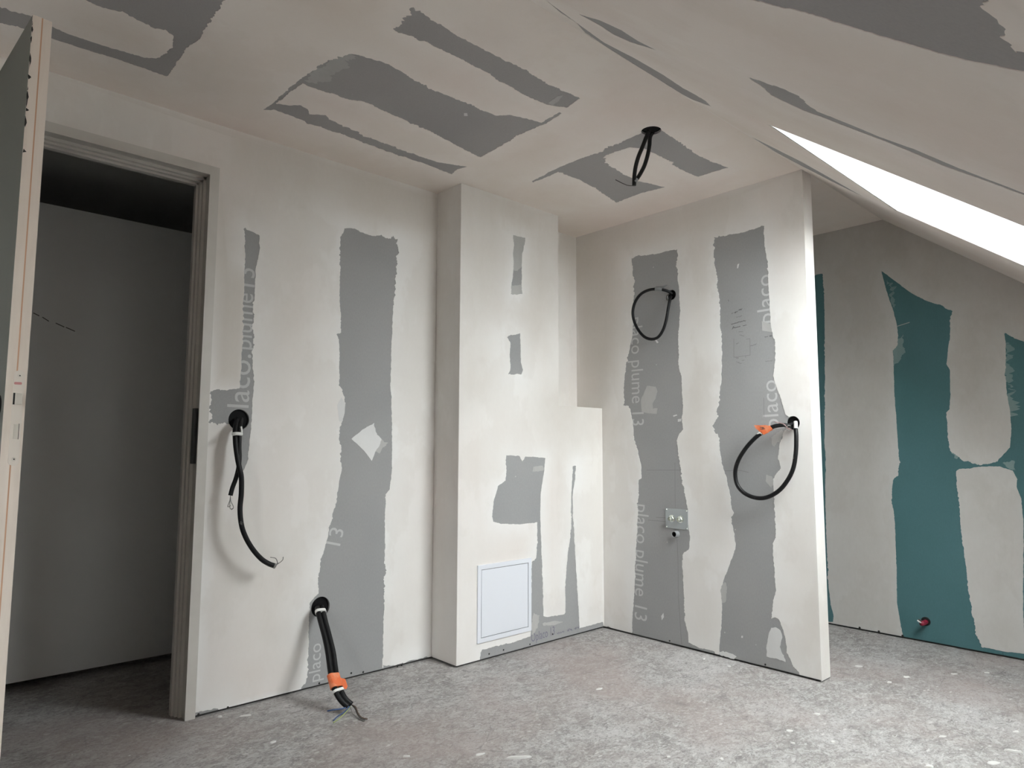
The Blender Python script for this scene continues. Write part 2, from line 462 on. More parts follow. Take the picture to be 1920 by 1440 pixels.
def text_mesh(name, body, fr, start, end, up, n, material, parent, hscale=1.0, fontscale=None):
    """flat print on a surface; the baseline runs from start to end (uv), up is the side the letters rise to"""
    cu = bpy.data.curves.new('text', 'FONT'); cu.body = body; cu.size = 1.0; cu.fill_mode = 'FRONT'; cu.resolution_u = 3
    ob = bpy.data.objects.new('text_tmp', cu); COL.objects.link(ob)
    me = bpy.data.meshes.new_from_object(ob)
    bpy.data.objects.remove(ob); bpy.data.curves.remove(cu)
    S, E2 = np.array(start), np.array(end)
    d = E2-S; L = np.linalg.norm(d); d /= L
    up = np.array(up, float); up -= d*(up@d); up /= np.linalg.norm(up)
    xs = [v.co.x for v in me.vertices]; w0, w1 = min(xs), max(xs)
    k = L/(w1-w0)
    for v in me.vertices:
        q = S + d*(v.co.x-w0)*k + up*v.co.y*k*hscale
        v.co = fr.w(q[0], q[1], n)
    return link(name, me, material, parent)
def strokes(name, fr, lines, width, n, material, parent):
    """drawn marks: thin flat ribbons along polylines given in photo pixels"""
    bm = bmesh.new()
    for ln in lines:
        q = [np.array(fr.px(*p, n)) for p in ln]
        for a_, b in zip(q, q[1:]):
            d = b-a_; L = np.linalg.norm(d)
            if L < 1e-6: continue
            nr = np.array([-d[1], d[0]])/L*width/2; e = d/L*width/3
            bm.faces.new([bm.verts.new(fr.w(*p, n)) for p in (a_-nr-e, b-nr+e, b+nr+e, a_+nr-e)])
    return link(name, from_bm(bm), material, parent)
def screws(fr, pts, parent, r=0.0042):
    for x, y in pts:
        u, v = fr.px(x, y)
        lathe('screw', fr, u, v, [(0.0001, 0.0022), (r*0.6, 0.0022), (r, 0.0012), (r, -0.001)], M['screw'], parent, 10)

# ================================================================== SETTING
floor = tag(box('floor', (XW-0.1, YB-0.1, -0.12), (XC+0.1, HALLY+0.1, 0.0), M['floor']), kind='structure')

# ---- wall with the door (plane y = 0)
wl = tag(boxes('wall_left', [((XW, 0.0135, 0.0), (DXL, 0.085, H)), ((DXR, 0.0135, 0.0), (XC, 0.085, H)), ((DXL, 0.0135, DHEAD), (DXR, 0.085, H))], M['core']), kind='structure')
HOLES_A = [circle(FA, 448, 787, 0.041), circle(FA, 601, 1138, 0.042)]
HOLES_B = [circle(FB, 1259, 553, 0.027), circle(FB, 1487, 793, 0.031)]
HOLES_K = [circle(FK, 1221, 245, 0.040)]
jA = [DXR, -1.70, -1.20, 0.0]
for i in range(3):
    board(FA, jA[i]+0.0008, GAP, jA[i+1]-0.0008, H, M['board'], wl, HOLES_A)
box('plasterboard', (DXL, DHEAD, -0.0125), (DXR-0.001, H, 0.0), M['board'], wl, FA)
box('plasterboard', (XW, GAP, -0.0125), (DXL, H, 0.0), M['board'], wl, FA)
box('plasterboard', (BT+0.002, GAP, -0.0125), (XC, H, 0.0), M['board_green'], wl, FA)
boxes('plasterboard', [((XW, 0.085, 0.0), (DXL, 0.098, H)), ((DXR, 0.085, 0.0), (XC, 0.098, H)), ((DXL, 0.085, DHEAD), (DXR, 0.098, H))], M['plain'], wl)
A1 = P(FA, [(459,428),(487,442),(487,467),(480,500),(478,533),(475,567),(475,617),(474,667),(475,707),(476,720),(473,767),(470,797),(468,833),(463,868),(452,892),(444,870),(440,840),(437,797),(415,794),(393,794),(394,752),(395,733),(425,732),(449,728),(452,690),(455,640),(457,590),(458,540),(459,480)])
A2 = P(FA, [(645.7,427),(665,428),(675,435),(693,441),(717,444),(746.7,447),(746,467),(744,493),(741.7,520),(739,560),(736,597),(734,650),(732.7,693),(732,717),(734,760),(735,833),(735,880),(733.6,892),(730,918),(722.8,927),(721.7,979),(721.7,1062),(720,1113),(718.5,1185),(717.4,1254),(718,1268),(560,1312),(564,1295),(576.5,1268),(578,1221),(579,1167),(581,1131),(589,1122),(597,1113),(597,1077),(601,1055),(606.5,1033),(614.5,1004),(623.5,965),(632,929),(636,903),(640,880),(638,840),(636.7,807),(641.7,790),(647.7,760),(646.7,743),(640,728),(635,723),(636,693),(637,653),(635,637),(630.7,627),(638,623),(639,593),(636.7,560),(636,533),(638,500),(637,477),(640,450)])
A3 = P(FA, [(352,1362),(359,1338),(372,1335),(409,1328),(413,1334),(412,1345)])
A4 = P(FA, [(758,1243),(768,1238),(782,1237),(800,1231),(808,1234),(808,1245),(758,1262)])
A5 = P(FA, [(718,1246),(733,1249),(756,1243),(758,1262),(716,1270)])
skin('joint_compound', FA, [(DXR, GAP), (0, GAP), (0, H), (DXL-0.02, H), (DXL-0.02, DHEAD), (DXR, DHEAD)], [A1, A2, A3, A4, A5], 0.0, 0.001, M['compound'], wl, seed=2, openings=HOLES_A,
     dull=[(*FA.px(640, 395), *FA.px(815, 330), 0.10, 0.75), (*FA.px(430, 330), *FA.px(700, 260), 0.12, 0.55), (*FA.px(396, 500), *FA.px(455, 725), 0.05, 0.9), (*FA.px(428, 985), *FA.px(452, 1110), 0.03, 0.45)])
skin('joint_compound', FA, [(BT+0.002, GAP), (XC, GAP), (XC, H), (BT+0.002, H)], [], 0.0, 0.001, M['compound'], wl)
patch('compound_dab', FA, P(FA, [(659,823),(680,805),(701.7,793),(702.7,803),(706.7,815),(715,823),(711,836),(705,843),(700,856),(697,864),(685,848),(670,833)]), 0.0, 0.0012, M['smear_white'], wl, 0.002)
patch('compound_dab', FA, P(FA, [(712,824),(728,830),(722,837),(716,840),(712,850),(705,846),(709,834)]), 0.0, 0.0008, M['smear'], wl, 0.003)
patch('compound_dab', FA, P(FA, [(640,745),(647,757),(646,775),(641,790),(636,790),(632,760)]), 0.0, 0.0016, M['smear_white'], wl, 0.001)
text_mesh('board_print', 'laco.', FA, FA.px(466, 765), FA.px(471, 665), (-1, 0), 0.0004, M['print'], wl, 1.0)
text_mesh('board_print', 'plume', FA, FA.px(471.5, 656), FA.px(475, 552), (-1, 0), 0.0004, M['print'], wl, 1.15)
text_mesh('board_print', '13', FA, FA.px(477, 539), FA.px(478, 505), (-1, 0), 0.0004, M['print'], wl, 1.1)
text_mesh('board_print', '13', FA, FA.px(612, 1019), FA.px(620, 988), (1, 0), 0.0004, M['print'], wl, 1.0)
text_mesh('board_print', 'placo', FA, FA.px(600, 1276), FA.px(602, 1205), (-1, 0), 0.0004, M['print'], wl, 1.0)
screws(FA, [(372,1339),(427,1326),(598.5,1281),(681,1260),(658.5,1262),(745,1250),(753,1247)], wl)

# ---- chase in the corner
wc = tag(boxes('wall_corner', [((CX1+0.0135, -CD+0.0135, 0.0), (CX2-0.0135, -0.002, H-0.002)), ((CX2-0.0135, -CD+0.0135, 0.0), (-0.002, -0.002, CH-0.0135))], M['core']), kind='structure')
LSH = [(CX1, GAP), (-0.001, GAP), (-0.001, CH), (CX2, CH), (CX2, H-0.001), (CX1, H-0.001)]
prism('plasterboard', LSH, -0.0125, 0.0, FH, M['board'], wc)
box('plasterboard', (CX1, -CD+0.0125, GAP), (CX1+0.0125, -0.002, H-0.001), M['board'], wc)
box('plasterboard', (CX2-0.0125, -CD+0.0125, CH), (CX2, -0.002, H-0.001), M['board'], wc)
box('plasterboard', (CX2, -CD+0.0125, CH-0.0125), (-0.001, -0.002, CH), M['board'], wc)
C1 = P(FH, [(962,441),(985,446.7),(983,460),(979,476.7),(978,501.7),(978,533),(979,551),(958,551),(958,537),(960,528),(962,508),(963,490),(961.7,475),(964,460)])
C2 = P(FH, [(950,631.7),(957,629),(966,627),(975,625),(976,653),(976.7,680),(980,693),(978,701.7),(953,701.7),(956.7,690),(956,663),(957,641.7)])
C3 = P(FH, [(949,853.6),(973.6,855),(979,866),(985,856),(1022,859),(1020.5,880.7),(1018,894.6),(1013.5,925.8),(1012.8,967.5),(1014.6,1016),(1016,1068),(1018,1113),(1018.7,1155),(1025.7,1156.7),(1058.7,1151.5),(1060,1148),(1059.7,1103),(1062,1064.7),(1065.6,1030),(1070,1002),(1070.8,960.5),(1070.8,925.8),(1074,875.5),(1078.8,873.7),(1077.8,898),(1073.5,929),(1074.5,974),(1076.5,1007),(1079.5,1057.8),(1083,1113),(1086.5,1172),(1086,1178),(1130,1166),(1134,1180),(1040,1206),(899,1246),(900.7,1224),(904,1218),(928.5,1212),(963,1204),(994.4,1193),(995.5,1183),(996,1127),(997,1054),(1005,1047),(1007,1023),(1007,979),(994.4,981),(966.7,983),(939,982),(925,979),(922,967.5),(925.7,939.7),(933.7,912),(947.6,901.5),(950,880.7),(947.6,863)])
skin('joint_compound', FH, LSH, [C1, C2, C3], 0.0, 0.001, M['compound'], wc, seed=12, amp=0.003,
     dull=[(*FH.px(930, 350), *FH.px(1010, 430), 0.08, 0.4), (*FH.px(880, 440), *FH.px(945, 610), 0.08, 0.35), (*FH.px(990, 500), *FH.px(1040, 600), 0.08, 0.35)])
skin('joint_compound', FS, [(0.002, GAP), (CD, GAP), (CD, H-0.001), (0.002, H-0.001)], [], 0.0, 0.001, M['compound'], wc)
FN = Frame((CX2, 0, 0), (0, 1, 0), (0, 0, 1))
skin('joint_compound', FN, [(-CD, CH), (-0.002, CH), (-0.002, H-0.001), (-CD, H-0.001)], [], 0.0, 0.001, M['compound'], wc)
FT = Frame((0, 0, CH), (1, 0, 0), (0, 1, 0))
skin('joint_compound', FT, [(CX2, -CD), (-0.001, -CD), (-0.001, -0.002), (CX2, -0.002)], [], 0.0, 0.001, M['compound'], wc)
patch('compound_dab', FH, P(FH, [(962,441),(985,446.7),(983,460),(979,476.7),(978,501),(970,508),(963,507),(961.7,475),(964,460)]), 0.0, 0.0006, M['smear'], wc, 0.003)
patch('compound_dab', FH, P(FH, [(957,536),(979,534),(980,552),(957,552)]), 0.0, 0.0006, M['smear'], wc, 0.003)
patch('compound_dab', FH, P(FH, [(1000,1150),(1012,1154),(1008,1172),(1003,1187),(998,1190),(996,1170)]), 0.0, 0.0006, M['smear'], wc, 0.003)
patch('compound_dab', FH, P(FH, [(1017,1169),(1040,1164),(1056,1166),(1040,1172),(1019,1173)]), 0.0, 0.0006, M['smear'], wc, 0.002)
patch('compound_dab', FH, P(FH, [(1000,875),(1017,873),(1020,881),(1010,884),(998,884)]), 0.0, 0.0006, M['smear'], wc, 0.003)
text_mesh('board_print', 'Oplaco 13', FH, FH.px(996, 1204), FH.px(1040, 1189.5), (0, 1), 0.0004, M['print_violet'], wc, 1.5)
def wig(x0, y0, x1, y1, k, h, sd):
    rnd = random.Random(sd); o = []
    for i in range(k+1):
        t = i/k
        o.append((x0+(x1-x0)*t+rnd.uniform(-1, 1)*h*0.6, y0+(y1-y0)*t+(h if i % 2 else -h)*rnd.uniform(.2, 1)))
    return o
strokes('board_print', FH, [wig(1044, 1188, 1058, 1184, 8, 2.2, 61), wig(1062, 1183, 1073, 1180, 7, 2.6, 62), wig(1077, 1179, 1086, 1176, 6, 2.2, 63)], 0.0028, 0.0004, M['print_violet'], wc)
screws(FH, [(917,1226),(944,1218.5),(993.6,1208),(1036,1189)], wc)

# ---- partition (plane x = 0)
wr = tag(box('wall_right', (0.0135, -BL+0.004, 0.0), (BT-0.0135, -0.002, H-0.002), M['core']), kind='structure')
for u0, u1 in ((CD+0.001, 0.873), (0.8745, BL-0.001)):
    board(FB, u0, GAP, u1, H-0.001, M['board'], wr, HOLES_B)
box('plasterboard', (0.002, CH, -0.0125), (CD, H-0.001, 0.0), M['board'], wr, FB)
box('plasterboard', (BT-0.0125, -BL, GAP), (BT, -0.002, H-0.001), M['board'], wr)
box('end_stud', (0.0, -BL, 0.004), (BT, -BL+0.004, H-0.001), M['board'], wr)
B1 = P(FB, [(1184,485),(1192.8,481.7),(1231,475.4),(1269.9,467.4),(1269,506.7),(1273,534),(1274,565.7),(1275.4,583),(1272,628),(1272,652.5),(1273,687),(1278,708),(1279.6,739),(1280,767),(1278,788),(1282,805),(1272,815.7),(1269,826),(1274.5,869),(1279.7,904),(1285,932),(1290,956),(1290,987.5),(1293.6,1008),(1292.6,1029),(1281.5,1037.8),(1279,1050),(1281.5,1088),(1282.5,1130),(1285,1168),(1290,1189),(1291,1204.5),(1310,1214),(1340,1222),(1340,1245),(1184,1200),(1186,1190),(1185,1175),(1187,1140),(1189.4,1112.5),(1191,1077.8),(1192,1043),(1193.6,1008),(1196.4,966.7),(1197,939),(1197,900.7),(1203,897),(1202.6,876),(1196.4,848.6),(1190,825),(1187.6,801.8),(1183,774),(1178.9,762),(1169,760),(1170,722),(1173.7,683.75),(1180.6,652.5),(1186,628),(1187.6,583),(1189,534),(1187,510)])
B2 = P(FB, [(1338.6,446),(1363,442),(1387,437),(1408,431),(1432,424),(1433,454.6),(1439,489),(1441,534),(1443.5,576),(1446,617.8),(1453,638.6),(1454,673),(1450.4,704.6),(1455,725),(1465,749.7),(1470.5,768.8),(1474,777.5),(1482,785),(1484,800),(1470.7,807),(1462,834.7),(1458.5,859),(1463.8,878),(1449.9,897),(1451.6,939),(1452.6,966.7),(1455,994.4),(1455,1008),(1449,1018.8),(1449.9,1050),(1453,1084.7),(1455,1105.6),(1449,1133),(1446.4,1160),(1453,1157),(1462,1164),(1468,1180),(1473,1200),(1477,1225),(1485,1246),(1498.5,1262),(1510,1285),(1345,1240),(1347.4,1222),(1352.6,1175),(1354,1130),(1351,1109),(1356,1088),(1366.5,1064),(1375,1039.6),(1379.4,1022),(1377,1001.4),(1370.7,980.6),(1373.5,963),(1370,932),(1363,900.7),(1356,876.4),(1349,845),(1349,822),(1338.6,808.75),(1337.6,788),(1345.6,781),(1348,742.8),(1352.5,715),(1353,687),(1354,659),(1350.8,617.8),(1349,565.7),(1345.6,538),(1341,496),(1338,465)])
B3 = P(FB, [(1139,1174),(1150,1178),(1170,1184),(1186,1188),(1186,1205),(1130,1190)])
skin('joint_compound', FB, [(0.001, GAP), (BL, GAP), (BL, H-0.001), (0.001, H-0.001)], [B1, B2, B3], 0.0, 0.001, M['compound'], wr, seed=22, openings=HOLES_B,
     dull=[(*FB.px(1085, 480), *FB.px(1150, 700), 0.08, 0.8), (*FB.px(1090, 440), *FB.px(1400, 400), 0.10, 0.5)])  # first patch puts the shade of the niche into the colour
skin('joint_compound', FE, [(-0.001, 0.006), (BT+0.001, 0.006), (BT+0.001, H-0.001), (-0.001, H-0.001)], [], 0.0, 0.001, M['compound'], wr)
FBK = Frame((BT, 0, 0), (0, 1, 0), (0, 0, 1))
skin('joint_compound', FBK, [(-BL, GAP), (-0.002, GAP), (-0.002, H-0.001), (-BL, H-0.001)], [], 0.0, 0.001, M['compound'], wr)
patch('compound_dab', FB, P(FB, [(1213.6,723.7),(1229,725),(1232.7,734),(1229,748),(1224,756.7),(1224,766),(1233,765),(1231.7,775.8),(1213.6,774.7),(1203,772),(1201.5,749.7),(1208,735.8)]), 0.0, 0.0009, M['smear'], wr, 0.003)
patch('compound_dab', FB, P(FB, [(1446,1177),(1455,1176),(1463,1182),(1467,1195),(1462,1213),(1473,1240),(1455,1235),(1438,1231),(1437,1215),(1441,1190)]), 0.0, 0.0009, M['smear_white'], wr, 0.003)
patch('compound_dab', FB, P(FB, [(1343,1221),(1356,1222),(1374,1226),(1381,1231),(1376,1236),(1350,1229)]), 0.0, 0.0009, M['smear_white'], wr, 0.004)
patch('compound_dab', FB, P(FB, [(1428.5,602),(1447,608),(1450,623),(1429.5,620)]), 0.0, 0.0006, M['smear'], wr, 0.0005)
patch('compound_dab', FB, P(FB, [(1447,820),(1466,805),(1470,812),(1462,826),(1452,838),(1446,832)]), 0.0, 0.0007, M['smear'], wr, 0.005)
patch('compound_dab', FB, P(FB, [(1437,890),(1448,893),(1452,905),(1446,915),(1436,902)]), 0.0, 0.0007, M['smear'], wr, 0.005)
patch('compound_dab', FB, P(FB, [(1352,1095),(1361,1092),(1363,1108),(1360,1128),(1353,1132)]), 0.0, 0.0007, M['smear'], wr, 0.004)
patch('compound_dab', FB, P(FB, [(1240,1155),(1244,1149),(1245,1157),(1241,1163)]), 0.0, 0.0009, M['smear_white'], wr, 0.001)
for q in ([(1262,779),(1269,777),(1270,779),(1263,781.5)], [(1228,637.5),(1231,637),(1235,642),(1232,643.5)], [(1271,786),(1278,785),(1277,790),(1271,791)], [(1390,1192),(1393,1192),(1393,1196),(1390,1196)], [(1383,496),(1386,494),(1384,503),(1382,503)]):
    patch('compound_dab', FB, P(FB, q), 0.0, 0.0009, M['smear_white'], wr, 0.0005)
text_mesh('board_print', 'placo plume 13', FB, FB.px(1183, 597), FB.px(1185.5, 798), (1, 0), 0.0004, M['print'], wr, 1.15)
text_mesh('board_print', 'placo plume 13', FB, FB.px(1194, 945), FB.px(1190, 1160), (1, 0), 0.0004, M['print'], wr, 1.15)
text_mesh('board_print', 'placo', FB, FB.px(1461, 803), FB.px(1455.5, 712), (-1, 0), 0.0004, M['print'], wr, 1.0)
text_mesh('board_print', 'placo', FB, FB.px(1450, 604), FB.px(1446, 513), (-1, 0), 0.0004, M['print'], wr, 1.0)
# pencil notes, sketch and setting-out lines
strokes('pencil_note', FB, [wig(1377, 587, 1383, 583, 7, 1.6, 1), wig(1385, 582, 1391, 579, 9, 1.6, 2), wig(1371, 608, 1384, 604.5, 14, 0.9, 3), wig(1384, 604, 1398, 601, 12, 1.3, 4), [(1372.5, 618), (1375, 612), (1376.5, 613.5), (1373.5, 616)], wig(1376, 615, 1388, 612, 12, 0.9, 6), [(1372, 588.5), (1374, 586.5)], wig(1393, 611, 1400, 609.5, 7, 0.8, 7), [(1365.5, 562), (1366.3, 565)],
         wig(1434, 632, 1440, 631, 6, 0.7, 13), wig(1443, 630.5, 1447.5, 629.5, 6, 1.8, 18)], 0.0020, 0.0005, M['pencil'], wr)
strokes('pencil_note', FB, [[(1432, 746), (1432.5, 783)], wig(1381, 595, 1392, 592, 7, 1.3, 8), wig(1385, 622, 1393, 622, 7, 0.6, 9), wig(1387, 628, 1395, 630, 7, 0.7, 10), [(1376, 635), (1376, 670), (1398, 667), (1398, 671)], [(1399, 636), (1406, 635), (1406.5, 666), (1398, 667)], wig(1380, 645, 1385, 643, 5, 1.0, 11), wig(1407, 649, 1419, 645, 8, 1.4, 12),
         wig(1380, 671, 1385, 671, 6, 1.0, 14), wig(1380, 678, 1390, 682, 8, 1.2, 15), wig(1391, 676, 1396, 675, 4, 0.8, 16), wig(1435, 678, 1448, 676, 8, 1.1, 17)], 0.0019, 0.0005, M['pencil_pale'], wr)
strokes('pencil_note', FB, [[(1212,881.5),(1278,881.5)], [(1353,883),(1388,882),(1404,886)], [(1265.5,868),(1266,952)], [(1215,975),(1248,978)], [(1230,970),(1248,971)], [(1269.5,1011),(1271,1045),(1272,1120),(1278,1208)]], 0.0018, 0.0005, M['pencil_pale'], wr)
screws(FB, [(1255.6,1201.6),(1435,1246)], wr)

# ---- green wall behind the partition (plane x = XC)
wf = tag(box('wall_far', (XC+0.0135, YB-0.1, 0.0), (XC+0.1, 0.085, H+0.3), M['core']), kind='structure')
ytop = lambda u: min(H, slope_z(-u))
for u0, u1 in ((0.002, 0.62), (0.6215, 1.82), (1.8215, -YB)):
    k = -KY
    pts = [(u0, GAP), (u1, GAP), (u1, ytop(u1))] + ([(k, H)] if u0 < k < u1 else []) + [(u0, ytop(u0))]
    prism('plasterboard', pts, -0.0125, 0.0, FC, M['board_green'], wf)
G1 = P(FC, [(1470,530),(1522.8,520),(1530,515),(1542.6,513),(1545.7,569),(1546.6,697),(1546.8,740),(1546,830),(1548.6,859),(1547.6,902.6),(1548,957),(1550.4,1029),(1552,1083),(1557.7,1134),(1563,1155),(1562,1166),(1500,1165)])
G2 = P(FC, [(1652.6,508),(1666,518),(1706,547.5),(1733.6,562.8),(1762.6,572),(1785.5,583.5),(1782.5,593),(1781,633),(1778,651),(1774.8,682),(1781,694),(1782,740),(1780,767),(1774,774),(1777,812),(1781.7,844.8),(1805,862.8),(1825,869),(1841,872),(1855,868),(1870,864.6),(1893.7,839),(1896,805),(1893.7,769),(1888,740),(1885,697),(1886,660.5),(1884,624.5),(1920,641.6),(1990,672),(2060,720),(2060,1290),(1920,1250),(1850,1236),(1696,1204),(1687.7,1166),(1682,1130),(1681,1065),(1678.7,993),(1675,956.8),(1671.5,938.7),(1673,913),(1675,899),(1684,891.7),(1686,866),(1683,819.5),(1680.5,783),(1677,740),(1675.5,688),(1674,657.5),(1682,648),(1684,630),(1681.6,608.6),(1675.5,584),(1664.8,553.6),(1657,526)])
G3 = P(FC, [(1792.5,884),(1798,879),(1820,877),(1841,875),(1873.8,874.4),(1899,882.7),(1907,899),(1906,913),(1915,935),(1919,975),(1919,1065),(1918,1137),(1921,1195),(1922,1226),(1880,1221),(1841,1213),(1828.6,1180.7),(1819.6,1130),(1810.6,1058),(1801.5,993),(1796,920.6)])
kC = -KY
skin('joint_compound', FC, [(0.002, GAP), (-YB, GAP), (-YB, slope_z(YB)), (kC, H), (0.002, H)], [G1, G2, G3], 0.0, 0.001, M['compound_shaded'], wf, seed=32, grid=0.07, amp=0.0022)
for q, sd in (([(1676,640),(1694,626),(1694,660),(1684,680),(1675,688),(1674,658)], 3), ([(1884,640),(1894,650),(1896,700),(1900,740),(1898,780),(1892,770),(1887,720)], 5), ([(1784,842),(1800,846),(1806,860),(1792,858)], 6), ([(1662,524),(1676,545),(1678,580),(1670,566)], 7), ([(1880,868),(1900,864),(1904,884),(1893,880)], 8)):
    patch('compound_dab', FC, P(FC, q), 0.0, 0.0007, M['smear_green'], wf, 0.012, sd)
strokes('compound_dab', FC, [[(1683,611.5),(1705,604.5)]], 0.004, 0.0008, M['smear'], wf)
screws(FC, [(1692.5,1192),(1648,1184),(1612,1177)], wf, 0.006)

# ---- flat ceiling
ck_ = tag(box('ceiling', (XW, KY-0.01, H+0.013), (XC+0.1, 0.1, H+0.12), M['core']), kind='structure')
for x0, x1 in ((XW, -3.3), (-3.2985, -2.13), (-2.1285, -0.965), (-0.9635, XC)):
    board(FK, x0, 0.0, x1, -KY, M['board_ceiling'], ck_, HOLES_K)
K1 = P(FK, [(-40,2),(0,12),(63,32),(98,50),(133,65),(200,87),(233,97),(267,107),(293,109),(313,100),(323,87),(325,67),(310,55),(287,50),(233,25),(187,12),(160,0),(120,-16),(60,-60),(430,-60),(422,-3),(417,7),(400,30),(387,47),(373,73),(350,90),(328,123),(313,143),(233,115),(167,95),(98,72),(43,55),(0,42),(-40,30)])
K2 = P(FK, [(770.6,14),(783,20),(817.5,40.6),(867.5,72),(927,103),(984,131),(1025,156),(1087.5,184),(1075,193),(1062.5,201.6),(1028,197),(1003,187.5),(975,173.4),(959,163),(940.6,153),(918.75,139),(892.5,125),(848.75,103),(802,81),(767.5,67),(741,55.6),(757,36)])
K3 = P(FK, [(573.75,142),(608,117),(655,100),(670.6,101.6),(730,120),(777,150),(817.5,170),(867.5,190.6),(905,206),(930,215.6),(958,215.6),(972,218.75),(1015.6,229.7),(1050,209),(1053,212),(1025,230.7),(1003,240.6),(978,250),(931,278),(900,295),(848.75,268.75),(795.6,240.6),(767.5,229.7),(723.75,209),(683,191),(655,187.5),(633,178),(605,170),(580,162.5),(567.5,156),(517.5,193.75),(542.5,197),(564,198),(577,204.7),(580,214),(611,215.6),(617.5,223),(645.6,236),(692.5,258),(755,281),(817.5,303),(877,312.5),(858,317),(847,326.6),(802,309),(723.75,283),(645.6,253),(573.75,229.7),(542.5,215.6),(514,205.6),(494,205.6),(517.5,187.5),(548.75,159)])
K4 = P(FK, [(997,340),(1037.5,318),(1081,300),(1119,286),(1165.6,265.6),(1206,247),(1240.6,245),(1269,262.5),(1303,287.5),(1334,303),(1365.6,314),(1337.5,322),(1309,332),(1281,320),(1253,303),(1228,287.5),(1206,278),(1181,276),(1159,283),(1131,295),(1140.6,308),(1168.75,326.6),(1197,339),(1247,350.6),(1200,362.5),(1156,379.7),(1125,359),(1087.5,337.5),(1047,322),(1000,342)])
skin('joint_compound', FK, [(XW, 0.0), (XC, 0.0), (XC, -KY), (XW, -KY)], [K1, K2, K3, K4], 0.0, 0.001, M['compound_ceiling_lit'], ck_, seed=42, openings=HOLES_K, grid=0.06, amp=0.005)
patch('compound_dab', FK, P(FK, [(590,132),(612,118),(655,101),(668,104),(645,125),(615,150),(590,158),(577,152)]), 0.0, 0.0007, M['smear'], ck_, 0.016, 71)
patch('compound_dab', FK, P(FK, [(1028,192),(1045,180),(1056,178),(1047,190),(1033,199)]), 0.0, 0.0007, M['smear'], ck_, 0.004, 72)
patch('compound_dab', FK, P(FK, [(870,212),(876,212),(877,217),(870,217)]), 0.0, 0.0008, M['smear_white'], ck_, 0.001, 73)

# ---- sloping ceiling with the roof window opening
def slope_sheet(name, n0, n1, material, parent=None):
    """rectangular slab in slope coordinates with the window opening left free"""
    bm = bmesh.new()
    us = [XW, VX0, VX1, WX0, WX1, XC]; vs = [0.0, WV0, WV1, SLEN]
    for i in range(5):
        for j in range(3):
            if i in (1, 3) and j == 1: continue
            add_box(bm, (us[i], vs[j], n0), (us[i+1], vs[j+1], n1), FR)
    return link(name, from_bm(bm), material, parent)
cs = tag(slope_sheet('ceiling_slope', -0.56, -0.0135, M['core']), kind='structure')
for u0, u1, v0, v1 in ((XW, VX0, 0.0, 1.75), (XW, VX0, 1.7515, SLEN), (VX0, VX1, 0.0, WV0), (VX0, VX1, WV1, SLEN), (VX1, WX0, 0.0, 1.75), (VX1, WX0, 1.7515, SLEN), (WX0, WX1, 0.0, WV0), (WX0, WX1, WV1, SLEN), (WX1, XC, 0.0, 1.75), (WX1, XC, 1.7515, SLEN)):
    box('plasterboard', (u0, v0, -0.0125), (u1, v1, 0.0), M['board_ceiling'], cs, FR)
S1 = P(FR, [(955,-22),(986,0),(1025,23),(1087.5,62.5),(1150,93.75),(1212.5,128),(1259,156),(1306,181),(1328,197),(1297,186),(1259,168.75),(1212.5,143.75),(1165.6,115.6),(1103,78),(1050,43.75),(1018.75,18.75),(993.75,3),(950,-25)])
S1 = [(u_, max(0.006, v_ + 0.165*min(1.5, max(0.0, (-0.9-u_)/0.76)))) for u_, v_ in S1]
S2 = P(FR, [(1087.5,26.6),(1125,37.5),(1165.6,56),(1197,76.6),(1231,93.75),(1181,78),(1150,64),(1125,47)])
S3 = P(FR, [(1400,143),(1431,153),(1468.75,165.6),(1500,179.7),(1515.6,195),(1534,209),(1603,236),(1650,256),(1712.5,278),(1775,304.7),(1837.5,329.7),(1920,361),(1960,377),(1920,365),(1837.5,334.5),(1775,312.5),(1697,279),(1618.75,248.5),(1540.6,218.75),(1506,206),(1468.75,189),(1447,178),(1425,159)])
S4 = P(FR, [(1380,-10),(1412.5,0),(1456,11),(1525,28),(1587.5,47),(1650,67),(1712.5,83),(1775,101.6),(1828,115.6),(1869,123),(1920,134),(1960,145),(1960,112),(1920,100),(1897,95),(1881,72),(1865.6,40.6),(1856,19),(1858,0),(1860,-30),(1380,-60)])
S5 = P(FR, [(1409,256),(1453,278),(1503,303),(1556,333),(1619,369),(1560,340),(1503,311),(1453,284)])
skin('joint_compound', FR, [(XW, 0.0), (XC, 0.0), (XC, SLEN), (XW, SLEN)], [S1, S2, S3, S4, S5], 0.0, 0.001, M['compound_ceiling_lit'], cs, seed=52, grid=0.07, amp=0.003,
     openings=[[(a0, WV0), (a1, WV0), (a1, WV1), (a0, WV1)] for a0, a1 in ((WX0, WX1), (VX0, VX1))])

